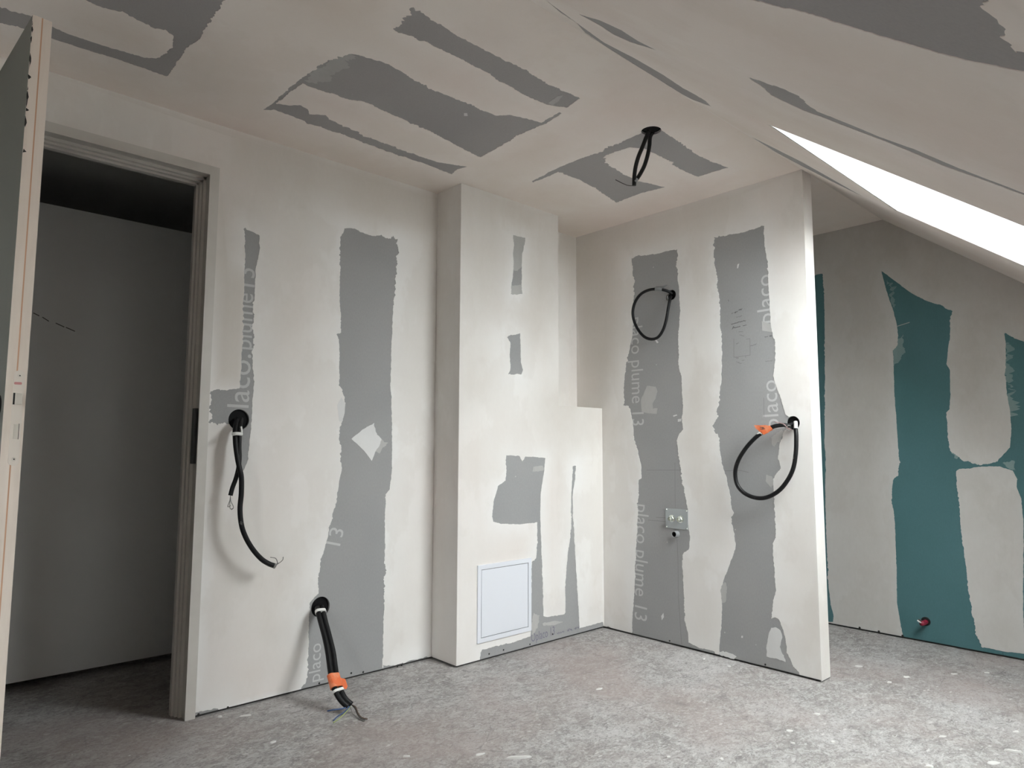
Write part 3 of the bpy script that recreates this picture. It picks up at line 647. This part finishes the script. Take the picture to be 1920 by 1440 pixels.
# ---- roof window and added unseen fill window: lined reveal, white frame, clear pane
RD = -0.60
M['reveal'] = mat('reveal_white', (0.56, 0.555, 0.545), 0.8)
for wname, x0, x1 in (('window_1', WX0, WX1), ('window_fill', VX0, VX1)):
    wn = bpy.data.objects.new(wname, None); COL.objects.link(wn)
    w_o = FR.w((x0+x1)/2, (WV0+WV1)/2, -0.02); wn.location = w_o; wn['_o'] = w_o; ORIGINS.append(wn)
    tag(wn, kind='structure')
    for p0, p1 in (((x1-0.012, WV0, RD), (x1, WV1, 0.0)), ((x0, WV0, RD), (x0+0.012, WV1, 0.0)), ((x0+0.012, WV0, RD), (x1-0.012, WV0+0.012, 0.0)), ((x0+0.012, WV1-0.012, RD), (x1-0.012, WV1, 0.0))):
        box('reveal', p0, p1, M['reveal'], wn, FR)
    boxes('window_frame', [((x0, WV0, RD-0.06), (x0+0.06, WV1, RD)), ((x1-0.06, WV0, RD-0.06), (x1, WV1, RD)), ((x0+0.06, WV0, RD-0.06), (x1-0.06, WV0+0.06, RD)), ((x0+0.06, WV1-0.06, RD-0.06), (x1-0.06, WV1, RD))], M['white_frame'], wn, FR)
    box('pane', (x0+0.06, WV0+0.06, RD-0.036), (x1-0.06, WV1-0.06, RD-0.030), M['glass'], wn, FR)

# ---- the rest of the shell, out of the picture
tag(box('wall_back', (XW-0.1, YB-0.1, 0.0), (XC+0.1, YB, slope_z(YB)+0.25), M['compound']), kind='structure')
tag(box('wall_side', (XW-0.1, YB, 0.0), (XW, HALLY, H+0.2), M['compound']), kind='structure')
tag(box('wall_hall', (XW, HALLY, 0.0), (-0.9, HALLY+0.1, H+0.1), M['plain']), kind='structure')
tag(box('wall_hall_end', (-1.0, 0.1, 0.0), (-0.9, HALLY, H+0.1), M['plain']), kind='structure')
tag(box('ceiling_hall', (XW, 0.1, H), (-0.9, HALLY+0.1, H+0.12), M['plain']), kind='structure')

# ================================================================== DOOR
d1 = bpy.data.objects.new('door_1', None); COL.objects.link(d1)
tag(d1, kind='structure')
def jamb(side):
    """frame post: flat face towards the room, a shadow groove, then three fine steps of the rebate"""
    s = 1 if side > 0 else -1
    x0 = DXR if s > 0 else DXL
    prof = [(0, -0.004), (0.036, -0.004), (0.036, 0.006), (0.033, 0.010), (0.033, 0.044), (0.044, 0.044), (0.044, 0.060), (0.052, 0.060), (0.052, 0.078), (0.060, 0.078), (0.060, 0.102), (0.0, 0.102)]
    fr = Frame((x0, 0, 0), (-s, 0, 0), (0, 1, 0))
    return prism('jamb', prof, 0.0 if fr.n[2] > 0 else 0.0, (DHEAD if fr.n[2] > 0 else -DHEAD), fr, M['frame'], d1)
jr = jamb(1); jamb(-1)
FHd = Frame((DXL, 0, DHEAD), (0, 1, 0), (0, 0, -1))
prof = [(-0.004, 0), (-0.004, 0.036), (0.006, 0.036), (0.010, 0.033), (0.044, 0.033), (0.044, 0.044), (0.060, 0.044), (0.060, 0.052), (0.078, 0.052), (0.078, 0.060), (0.102, 0.060), (0.102, 0.0)]
s_n = FHd.n[0]
prism('head', prof, 0.034*s_n, (DXR-DXL-0.034)*s_n, FHd, M['frame'], d1)
box('strike_plate', (DXR-0.0465, 0.012, 0.93), (DXR-0.033, 0.040, 1.14), M['screw'], jr)
# leaf, swung open into the room
HP = np.array([-2.872, -0.030]); FP_ = np.array([-2.8165, -0.774])
ld = (FP_-HP); LW = np.linalg.norm(ld); ld /= LW; lt = np.array([-ld[1], ld[0]])
FL = Frame((HP[0], HP[1], 0), (ld[0], ld[1], 0), (lt[0], lt[1], 0))       # u along the leaf, v through its thickness
LT, LZ0, LZ1 = 0.040, 0.012, 2.032
leaf = box('leaf', (0, 0.0, LZ0), (LW-0.003, LT, LZ1), M['leaf'], d1, FL)
FEd = Frame((FP_[0], FP_[1], 0), (lt[0], lt[1], 0), (0, 0, 1))            # the free edge
box('edge_strip', (0.0, LZ0, -0.003), (LT, LZ1, 0.0), M['leaf_edge'], leaf, FEd)
box('glue_line', (LT*0.46, LZ0, 0.0), (LT*0.53, LZ1, 0.0003), M['edge_line'], leaf, FEd)
def edge_px(x, y): return FEd.px(x, y)
lu0, lv1 = edge_px(30, 694); lu1, lv0 = edge_px(36, 873)
uc = LT*0.62; z0, z1 = lv0, lv1
PW = 0.0105
arc = [2*math.pi*k/24 for k in range(13)]
plate = prism('lock_plate', [(uc+PW*math.cos(t), z1-PW+PW*math.sin(t)) for t in arc] + [(uc-PW*math.cos(t), z0+PW-PW*math.sin(t)) for t in arc], 0.0, 0.0016, FEd, M['lock'], d1)
for yy, hh in ((750, 0.0135), ):
    _, zc = edge_px(36, 748)
    prism('latch_bolt', [(uc-0.006, zc-hh), (uc+0.007, zc-hh), (uc+0.007, zc+hh), (uc-0.006, zc+hh)], 0.0016, 0.0085, FEd, M['bolt'], plate, 0.001)
    box('latch_slot', (uc-0.0095, zc-hh, 0.0016), (uc-0.006, zc+hh, 0.0022), M['screw'], plate, FEd)
_, zc = edge_px(31, 809)
box('dead_bolt', (uc-0.005, zc-0.017, 0.0016), (uc+0.005, zc+0.017, 0.0026), M['bolt'], plate, FEd, 0.0006)
box('bolt_gap', (uc+0.005, zc-0.018, 0.0016), (uc+0.0062, zc+0.018, 0.0019), M['screw'], plate, FEd)
_, zc = edge_px(37, 719)
prism('lock_badge', [(uc-0.0075+0.002*math.cos(t)+(0.011 if math.cos(t) > 0 else 0), zc+0.003*math.sin(t)) for t in [2*math.pi*k/16 for k in range(16)]], 0.0016, 0.0019, FEd, M['lock_mark'], plate)
for y_ in (704.5, 861):
    _, zc = edge_px(37, y_)
    sw = lathe('screw', FEd, uc, zc, [(0.0001, 0.0023), (0.0035, 0.0023), (0.0042, 0.0016)], M['bolt'], plate, 12)
    lathe('recess', FEd, uc+0.0005, zc, [(0.0001, 0.0025), (0.0016, 0.0025), (0.0016, 0.0022)], M['screw'], plate, 8)
for px_, py_, du, dz in ((66, 62, 0.0022, 0.030), (64, 118, 0.0035, 0.022), (66, 148, 0.0050, 0.006), (62, 185, 0.0028, 0.026), (58, 208, 0.0060, 0.004), (55, 232, 0.0025, 0.018), (53, 285, 0.0075, 0.005)):   # dark nicks along the worn edge
    u_, z_ = edge_px(px_, py_)
    patch('chip', FEd, [(0.0, z_-dz), (du*0.5, z_-dz*0.5), (du, z_), (du*0.6, z_+dz*0.4), (0.0, z_+dz)], 0.0, 0.0004, M['screw'], leaf, 0.0025, int(py_))
# lever handle on the room side of the leaf
FLf = Frame((HP[0], HP[1], 0), (-ld[0], -ld[1], 0), (0, 0, 1))           # normal points away from the room-side face
hz = edge_px(30, 760)[1]
hn = 1 if FLf.n @ np.array([-lt[0], -lt[1], 0]) > 0 else -1
hu = -(LW-0.055)
hd = lathe('handle', FLf, hu, hz, [(0.026, 0.0), (0.026, 0.008*hn), (0.011, 0.009*hn), (0.010, 0.05*hn), (0.0001, 0.052*hn)], M['handle'], d1, 24)
tube('lever', [Vector(FLf.w(hu, hz, 0.046*hn)), Vector(FLf.w(hu+0.05, hz, 0.048*hn)), Vector(FLf.w(hu+0.12, hz, 0.046*hn))], 0.009, M['handle'], hd)
for z in (0.25, 1.05, 1.80):
    bm = bmesh.new(); add_tube(bm, [Vector((HP[0]-0.006, HP[1]+0.012, z)), Vector((HP[0]-0.006, HP[1]+0.012, z+0.09))], 0.007)
    link('hinge', from_bm(bm), M['zinc'], d1, True)

# second door leaf standing in the unlit hall
d2 = bpy.data.objects.new('door_2', None); COL.objects.link(d2)
tag(d2, kind='structure')
M['leaf_hall'] = mat('hall_leaf_paint', (0.76, 0.77, 0.77), 0.6)
dl2 = box('leaf', (-2.78, 0.78, 0.036), (-1.935, 0.82, 2.045), M['leaf_hall'], d2)
strokes('pencil_note', Frame((0, 0.78, 0), (1, 0, 0), (0, 0, 1)), [[(63,587),(73,592)],[(80,595),(91,602)],[(105,606),(120,613)],[(124,614),(140,621)]], 0.004, 0.0006, M['pencil'], dl2)
for z in (0.3, 1.8):
    box('hinge', (-1.935, 0.80, z), (-1.922, 0.822, z+0.09), M['zinc'], d2)
box('door_post', (-1.922, 0.78, 0.0), (-1.86, 0.90, H), M['plain'], d2)

# ================================================================== THINGS
# ---- access hatch in the chase
q = [FH.px(*p) for p in ((894.4,1059.5),(994.4,1046.7),(995,1184.5),(893.7,1204))]
u0, u1 = (q[0][0]+q[3][0])/2, (q[1][0]+q[2][0])/2
v0, v1 = (q[2][1]+q[3][1])/2, (q[0][1]+q[1][1])/2
hat = thing('access_hatch', FH.w((u0+u1)/2, v0, 0), 'square white plastic access hatch low on the corner chase', 'access hatch')
fw = 0.021
boxes('hatch_frame', [((u0, v0, 0.0), (u0+fw, v1, 0.007)), ((u1-fw, v0, 0.0), (u1, v1, 0.007)), ((u0+fw, v0, 0.0), (u1-fw, v0+fw, 0.007)), ((u0+fw, v1-fw, 0.0), (u1-fw, v1, 0.007))], M['hatch'], hat, FH)
box('backing', (u0+fw, v0+fw, 0.0011), (u1-fw, v1-fw, 0.003), M['hatch_gap'], hat, FH)
box('hatch_door', (u0+fw+0.003, v0+fw+0.003, 0.003), (u1-fw-0.003, v1-fw-0.003, 0.0065), M['hatch'], hat, FH, 0.001)

def wall_box(fr, u, v, r, parent, depth=0.05):
    """round black wiring box let into the board: thin rim and a dark cup"""
    lathe('wiring_box', fr, u, v, [(r*0.99, -0.013), (r*0.99, -0.0095), (r*0.93, -0.0095), (r*0.93, -0.0115), (0.0001, -0.0115)], M['box_black'], parent)
def wire(name, pts, material, parent, r=0.0016): return tube(name, pts, r, material, parent, 6, 4)
def band(name, path, i, ln, r, material, parent):
    k = max(1, ln)
    pts = path[max(0, i-k):i+k+1]
    bm = bmesh.new(); add_tube(bm, pts, r, 14)
    return link(name, from_bm(bm), material, parent, True)
def hp(fr, lst): return [fr.hit(x, y, nn_) for x, y, nn_ in lst]

# ---- cable drop beside the door frame
u, v = FA.px(448, 787)
t1 = thing('conduit_pair', FA.w(u, v, 0), 'pair of black conduits hanging from wiring box beside the door frame', 'conduit', 'cut conduits waiting for wiring')
wall_box(FA, u, v, 0.041, t1)
b1 = hp(FA, [(446,786,0.002),(443,793,0.030),(441,806,0.055),(441,820,0.066),(442,836,0.074),(445,858,0.082),(449,878,0.092),(452.5,894,0.094),(452.5,925,0.096),(450,955,0.098),(453,985,0.10),(461,1008,0.10),(474,1030,0.10),(490,1048,0.10),(504,1057,0.10),(515,1061,0.10)])
tube('conduit', b1, 0.0095, M['conduit'], t1)
a1 = hp(FA, [(453,786,0.002),(451,793,0.030),(449,806,0.052),(449,820,0.060),(448.5,838,0.064),(449,858,0.068),(447,878,0.070),(442,898,0.072),(436,914,0.073),(432,929,0.074)])
tube('conduit', a1, 0.0085, M['conduit'], t1)
tube('cable_tie', hp(FA, [(436,814,0.078),(444,813,0.088),(453,814,0.078)]), 0.0065, M['tape_white'], t1)
tube('cable_tie', hp(FA, [(452,800,0.055),(453,808,0.06),(453,816,0.07)]), 0.004, M['tape_white'], t1)
for pts in ([(432,929,.074),(431,938,.075),(427,950,.077),(433,948,.078)], [(432,929,.074),(433,940,.078),(438,951,.08),(434,956,.08)], [(432,929,.074),(431,945,.075),(432,954,.076),(438,953,.075)]):
    wire('wire', hp(FA, pts), M['wire_grey'], t1, 0.0013)
for pts in ([(514,1061,.10),(520,1056,.105),(517,1047,.11),(507,1045,.11)], [(514,1061,.10),(523,1056,.10),(530,1050,.10),(531,1044,.10)], [(514,1059,.10),(518,1060,.10),(522,1055,.105)]):
    wire('wire', hp(FA, pts), M['wire_grey'], t1, 0.0016)
tube('cut_end', hp(FA, [(512.5,1060,0.10),(516,1061.4,0.10)]), 0.0104, M['wire_grey'], t1, sub=1)

# ---- cable drop that reaches the floor
u, v = FA.px(601, 1138)
t2 = thing('conduit_pair', FA.w(u, v, 0), 'pair of black conduits with orange tag drooping onto the floor, wires splayed', 'conduit', 'cut conduits waiting for wiring')
wall_box(FA, u, v, 0.042, t2)
def fl_n(x, y, z):      # distance from the wall of a point at height z seen at this pixel
    d = FWD + RGT*(x-960)/FPX - UPV*(y-720)/FPX
    t = (z-CAM[2])/d[2]; return -(CAM+d*t)[1]
eA = fl_n(652, 1326, 0.022); eB = fl_n(660, 1322, 0.022)
def offs(px_list, e):      # the drop leaves the box and leans out evenly towards its end on the floor
    n_ = len(px_list); fr_t = [0.0, 0.13, 0.24, 0.38, 0.52, 0.65, 0.77, 0.88, 0.95, 1.0]
    return [(x, y, 0.002 if i == 0 else 0.012+(e-0.012)*fr_t[i]) for i, (x, y) in enumerate(px_list)]
pa = offs([(595,1138),(596,1145),(601,1165),(609,1195),(615,1225),(619,1255),(623,1278),(631,1300),(641,1315),(652,1325)], eA)
pb = offs([(603,1138),(605,1144),(610,1165),(618,1195),(625,1225),(629,1255),(633,1277),(640,1297),(648,1311),(659,1321)], eB)
ca, cb = hp(FA, pa), hp(FA, pb)
tube('conduit', ca, 0.0105, M['conduit'], t2); tube('conduit', cb, 0.0105, M['conduit'], t2)
def wrap(name, p_a, p_b, tangent, w, r, material, parent):
    """flat band around two conduits lying side by side, its axis along them"""
    A_, B_ = Vector(p_a), Vector(p_b); along = Vector(tangent).normalized()
    ax = (B_-A_); ax = (ax-along*ax.dot(along)).normalized(); out = along.cross(ax).normalized()
    ring = []
    for k in range(10): t = math.pi/2 + math.pi*k/9; ring.append(A_ + ax*math.cos(t)*r + out*math.sin(t)*r)
    for k in range(10): t = -math.pi/2 + math.pi*k/9; ring.append(B_ + ax*math.cos(t)*r + out*math.sin(t)*r)
    bm = bmesh.new()
    a_ = [bm.verts.new(p-along*w/2) for p in ring]; b = [bm.verts.new(p+along*w/2) for p in ring]
    for i in range(len(ring)):
        j = (i+1) % len(ring); bm.faces.new((a_[i], a_[j], b[j], b[i]))
    bm.faces.new(a_); bm.faces.new(b)
    return link(name, from_bm(bm), material, parent)
ta, tb = catmull(ca, 6), catmull(cb, 6)
def tg_at(c, i): return c[i+1]-c[i-1]
wrap('cable_tie', ta[7], tb[7], tg_at(ta, 7), 0.013, 0.0128, M['tape_white'], t2)
i1 = 36
tg = wrap('tag', ta[i1], tb[i1], tg_at(ta, i1), 0.056, 0.0140, M['tag'], t2)
ax_ = (tb[i1]-ta[i1]).normalized(); al_ = tg_at(ta, i1).normalized(); ou_ = Vector(tuple(-FWD))
bm = bmesh.new()
f0 = [tb[i1]+ax_*dx+al_*dz+ou_*0.004 for dx, dz in ((0.008, -0.022), (0.026, -0.010), (0.042, -0.006), (0.044, 0.026), (0.034, 0.036), (0.010, 0.024))]
fa = [bm.verts.new(p) for p in f0]; fb = [bm.verts.new(p-ou_*0.004) for p in f0]
bm.faces.new(fa); bm.faces.new(fb)
for i in range(6): bm.faces.new((fa[i], fa[(i+1) % 6], fb[(i+1) % 6], fb[i]))
link('tag_flap', from_bm(bm), M['tag'], tg)
wrap('cable_tie', ta[i1+5], tb[i1+5], tg_at(ta, i1+5), 0.010, 0.0128, M['tape_white'], t2)
e0 = ca[-1]
def onfl(x, y, z): return FF.hit(x, y, z)
for pts, mm, rr in (([(655,1325,.022),(640,1329,.024),(625,1331,.022),(614,1333,.016)], 'wire_blue', .0028), ([(657,1325,.02),(648,1336,.008),(636,1347,.004),(625,1355,.003)], 'wire_green', .0022), ([(656,1325,.02),(644,1336,.010),(633,1343,.005),(625,1351,.003)], 'wire_blue', .0022),
                    ([(660,1322,.022),(667,1326,.022),(671,1336,.012),(678,1345,.005),(689,1348,.003)], 'wire_brown', .0026), ([(660,1322,.022),(666,1329,.018),(670,1339,.008),(677,1347,.004),(684,1350,.003)], 'wire_dark', .0022), ([(657,1326,.02),(662,1338,.008),(670,1346,.003),(684,1352,.003)], 'wire_grey', .0016)):
    wire('wire', [onfl(*p) for p in pts], M[mm], t2, rr)

# ---- loop hanging from the ceiling
u, v = FK.px(1221, 245)
t3 = thing('conduit_loop', FK.w(u, v, 0), 'black conduit loop hanging from round box in the flat ceiling', 'conduit', 'conduit loops')
wall_box(FK, u, v, 0.040, t3)
pc = np.array(FK.w(u, v, 0)); dc = float((pc-CAM)@FWD)
lp = [(1213,247,0.02,2.262),(1211,253,0,None)]
left = [at_depth(x, y, dc+dd) for x, y, dd in ((1211,259,0.01),(1204,277,0.0),(1197,294,-0.005),(1192,312,-0.01),(1189.5,330,-0.012),(1189,348,-0.015))]
right = [at_depth(x, y, dc+dd) for x, y, dd in ((1219,257,0.02),(1217.5,274,0.03),(1214,292,0.03),(1208.5,310,0.025),(1201,325,0.015),(1194,336,0.0))]
pt = Vector(FK.w(u-0.012, v, 0.002)); pt2 = Vector(FK.w(u+0.012, v, 0.002))
tube('conduit', [pt]+left, 0.0082, M['conduit'], t3); tube('conduit', [pt2]+right, 0.0082, M['conduit'], t3)
tube('grey_tape', [at_depth(1193,336,dc-0.008), at_depth(1189.5,342,dc-0.014)], 0.0092, M['tape_grey'], t3, sub=1)
wire('wire', [at_depth(x, y, dc-0.015) for x, y in ((1189,348),(1180,348),(1170,345),(1154,337))], M['wire_dark'], t3, 0.0018)

# ---- small loop high on the partition
u, v = FB.px(1259, 553)
t4 = thing('conduit_loop', FB.w(u, v, 0), 'small black conduit loop with grey tape high on the partition', 'conduit', 'conduit loops')
wall_box(FB, u, v, 0.027, t4)
L4 = [(1260,551,.002),(1254,547,.02),(1246,544,.045),(1232,542,.055),(1216,544,.06),(1201,552,.062),(1190.5,567,.062),(1186.5,585,.06),(1189,602,.058),(1197,619,.055),(1209,632,.052),(1222,636,.05),(1234,632,.048),(1243,619,.045),(1249,600,.04),(1252.5,580,.032),(1255.5,564,.022),(1258,556,.002)]
tube('conduit', hp(FB, L4), 0.0078, M['conduit'], t4)
tube('grey_tape', hp(FB, [(1229,542.5,.056),(1236,542.3,.053),(1242,543.2,.049)]), 0.0092, M['tape_grey'], t4)
prism('tape_tail', [FB.px(x, y, .05) for x, y in ((1229,540),(1230,536.5),(1243,536),(1251,533.5),(1245,539.5),(1242,541))], 0.047, 0.050, FB, M['tape_grey'], t4)
wire('wire', hp(FB, [(1255,551,.03),(1250,555,.035),(1250,562,.03),(1253,562,.02)]), M['wire_dark'], t4, 0.002)

# ---- large tagged loop at the end of the partition
u, v = FB.px(1487, 793)
t5 = thing('conduit_loop', FB.w(u, v, 0), 'large black conduit loop with orange tag near the partition end', 'conduit', 'conduit loops')
wall_box(FB, u, v, 0.031, t5)
L5 = [(1486,795,.002),(1480,798,.025),(1468,797,.045),(1450,800,.06),(1432,809,.068),(1415,822,.072),(1398,841,.074),(1384.5,863,.074),(1378.5,885,.072),(1382,908,.07),(1395,924,.067),(1415,933,.064),(1436,933,.06),(1458,922,.056),(1475,903,.052),(1487,879,.048),(1492,850,.044),(1493,822,.04),(1492,806,.03),(1490,797,.002)]
p5 = hp(FB, L5)
tube('conduit', p5, 0.0095, M['conduit'], t5, sub=8)
tube('white_sleeve', hp(FB, [(1491.5,791,.022),(1492,797,.030),(1492,803,.032)]), 0.0085, M['tape_white'], t5)
tg = prism('tag', [FB.px(x, y, .078) for x, y in ((1414,797),(1425,797.5),(1436,797),(1444,799),(1448,804),(1441,811),(1432,815),(1424,809),(1417,803))], 0.076, 0.0795, FB, M['tag'], t5)
tube('tag_wrap', hp(FB, [(1430,811,.069),(1438,806,.066),(1446,802,.062)]), 0.0125, M['tag'], t5)
strokes('tag_writing', FB, [[(1425,801),(1432,802)],[(1426,804.5),(1434,804)],[(1430,801),(1430,805)]], 0.003, 0.0801, M['pencil'], tg)
tube('cable_tie', hp(FB, [(1421,815,.072),(1426,811.5,.073),(1430,812.5,.072)]), 0.007, M['tape_white'], t5)
for pts, mm in (([(1484,806,.03),(1477,803,.055),(1471,796,.06),(1462,793,.06),(1452,791,.06)], 'wire_pink'), ([(1483,799,.03),(1478,798,.058),(1474,803,.06),(1480,808,.06)], 'wire_grey'), ([(1484,803,.03),(1474,800,.058),(1466,793,.06)], 'wire_dark')):
    wire('wire', hp(FB, pts), M[mm], t5, 0.0016)

# ---- plumbing plate and waste pipe on the partition
q = [FB.px(*p) for p in ((1248.5,954),(1290,954.5),(1291,993),(1249,990))]
u0, u1 = (q[0][0]+q[3][0])/2, (q[1][0]+q[2][0])/2; v0, v1 = (q[2][1]+q[3][1])/2, (q[0][1]+q[1][1])/2
t6 = thing('tap_plate', FB.w((u0+u1)/2, v0, 0), 'square zinc mounting plate with two nickel water outlets on partition', 'plumbing plate')
box('plate', (u0, v0, 0.0012), (u1, v1, 0.004), M['zinc'], t6, FB, 0.0008)
for x, y in ((1261, 972), (1277, 973.5)):
    cu_, cv_ = FB.px(x, y)
    oo = lathe('outlet', FB, cu_, cv_, [(0.016, 0.004), (0.016, 0.009), (0.0125, 0.010), (0.0125, 0.026), (0.010, 0.028), (0.010, 0.020), (0.0001, 0.020)], M['chrome'], t6, 6)
    lathe('outlet_ring', FB, cu_, cv_, [(0.0185, 0.004), (0.0185, 0.006), (0.016, 0.0065)], M['chrome'], oo, 20)
for du in (0.006, u1-u0-0.006):
    for dv in (0.006, v1-v0-0.006):
        lathe('screw', FB, u0+du, v0+dv, [(0.0001, 0.0062), (0.0025, 0.006), (0.0042, 0.004)], M['chrome'], t6, 10)
u, v = FB.px(1269.5, 1001)
t7 = thing('waste_pipe', FB.w(u, v, 0), 'grey waste pipe stub poking out below the tap plate', 'pipe')
lathe('pipe', FB, u, v, [(0.0165, 0.0002), (0.0165, 0.030), (0.0135, 0.030), (0.0135, 0.004), (0.0001, 0.004)], M['pipe'], t7)
lathe('pipe_mouth', FB, u, v, [(0.0134, 0.0045), (0.0134, 0.024), (0.0130, 0.024), (0.0130, 0.0048), (0.0001, 0.0048)], M['void'], t7)

# ---- red conduit stub low on the green wall
u, v = FC.px(1736, 1165)
t8 = thing('conduit_stub', FC.w(u, v, 0), 'short red conduit stub with white wire low on the green board', 'conduit')
lathe('hole', FC, u, v, [(0.0001, 0.0012), (0.022, 0.0012), (0.022, 0.0002)], M['void'], t8, 20)
tube('conduit', hp(FC, [(1736,1166,.002),(1733,1168,.03),(1728,1169,.06)]), 0.012, M['red'], t8)
wire('wire', hp(FC, [(1728,1168,.055),(1724,1166,.065),(1720,1163,.07)]), M['tape_white'], t8, 0.0035)
wire('wire', hp(FC, [(1729,1166,.05),(1725,1163,.06),(1722,1162,.06)]), M['wire_dark'], t8, 0.005)

# ---- plaster chips on the floor
def chip(x, y, sx, sy, rot, sd):
    rnd = random.Random(sd)
    u, v = FF.px(x, y); bm = bmesh.new(); k = 9
    hgt = rnd.uniform(0.003, 0.006)
    def ring(s, z): return [bm.verts.new((sx*s*rr*math.cos(t+rot)*1.0 - 0, sx*s*rr*math.sin(t+rot)*sy/sx if False else 0, 0)) for t, rr in []]
    rr = [rnd.uniform(0.7, 1.15) for _ in range(k)]
    def pt_(i, s, z):
        t = 2*math.pi*i/k; a_ = sx*s*rr[i]*math.cos(t); b = sy*s*rr[i]*math.sin(t)
        return bm.verts.new((a_*math.cos(rot)-b*math.sin(rot), a_*math.sin(rot)+b*math.cos(rot), z))
    r0 = [pt_(i, 1.0, 0.0) for i in range(k)]; r1 = [pt_(i, 0.85, hgt*rnd.uniform(.6, 1.0)) for i in range(k)]
    top = bm.verts.new((0, 0, hgt))
    for i in range(k):
        j = (i+1) % k
        bm.faces.new((r0[i], r0[j], r1[j], r1[i])); bm.faces.new((r1[i], r1[j], top))
    bm.faces.new(r0[::-1])
    o = link('plaster_chip', from_bm(bm), M['crumb']); o.location = (u, v, 0.0)
    return o
chips = [(971,1421,.045,.010,-0.6),(1863,1431,.022,.014,-0.7),(1899,1409,.026,.008,-1.0),(1480,1371,.016,.009,-0.7),(1487,1394,.010,.006,-.7),(1531.6,1339.6,.013,.008,-.7),(1561,1392,.010,.007,-.5),(1254,1420,.010,.008,.3),(1766.7,1381.5,.014,.006,-.7),(1743,1437,.014,.008,-.7),(1905.6,1373,.013,.006,-.7),(1367,1250,.010,.005,-.7),(1352,1424,.010,.008,0),(1123,1292.5,.020,.008,-.2),(460,1342,.022,.008,-.5),(412,1344.6,.010,.006,-.4),(512,1392,.012,.008,0),(762,1419,.012,.006,-.5),(900,1415,.020,.008,-.2),(1320,1236,.009,.006,0),(1700,1270,.014,.006,-.8),(1790,1264,.016,.006,-.8),(1668,1280,.012,.006,-.8),(1850,1262,.012,.005,-.8),(1610,1250,.018,.008,-.8)]
for i, (x, y, sx, sy, r) in enumerate(chips):
    if i == 0: lb, gp = 'longest white plaster sliver lying on the dusty floor', None
    elif x < 470: lb, gp = 'white plaster chip on the floor below wall beside the door', 'plaster chips below the door wall'
    elif x > 1600 and y < 1300: lb, gp = 'white plaster chip on the floor in front of the green wall', 'plaster chips before the green wall'
    elif y < 1255: lb, gp = 'tiny white plaster chip along the foot of the grey partition', 'plaster chips at the partition foot'
    else: lb, gp = 'small white plaster chip lying loose in the open floor', 'plaster chips on the open floor'
    tag(chip(x, y, sx, sy, r, i), lb, 'plaster chip', gp)
# uncountable crumbs
rnd = random.Random(9); bm = bmesh.new()
for i in range(900):
    x, y = rnd.uniform(-2.6, 0.95), rnd.uniform(-2.3, -0.03)
    if -0.03 < x < BT+0.03 and y > -BL-0.03: continue
    if x > CX1-0.02 and x < 0.02 and y > -CD-0.02: continue
    s = rnd.uniform(0.0012, 0.0035)*(1.5 if rnd.random() < .06 else 1)
    z = s*rnd.uniform(0.3, 0.7)
    vs = [bm.verts.new((x+s*math.cos(t+i), y+s*math.sin(t+i)*rnd.uniform(.5, 1), 0.0)) for t in (0, 2.1, 4.2)]
    tp = bm.verts.new((x, y, z))
    for a_, b in ((0, 1), (1, 2), (2, 0)): bm.faces.new((vs[a_], vs[b], tp))
    bm.faces.new(vs)
tag(link('plaster_crumbs', from_bm(bm), M['crumb']), 'fine white plaster crumbs scattered over the grey floor', 'crumbs', kind='stuff')

for o in ORIGINS: del o['_o']
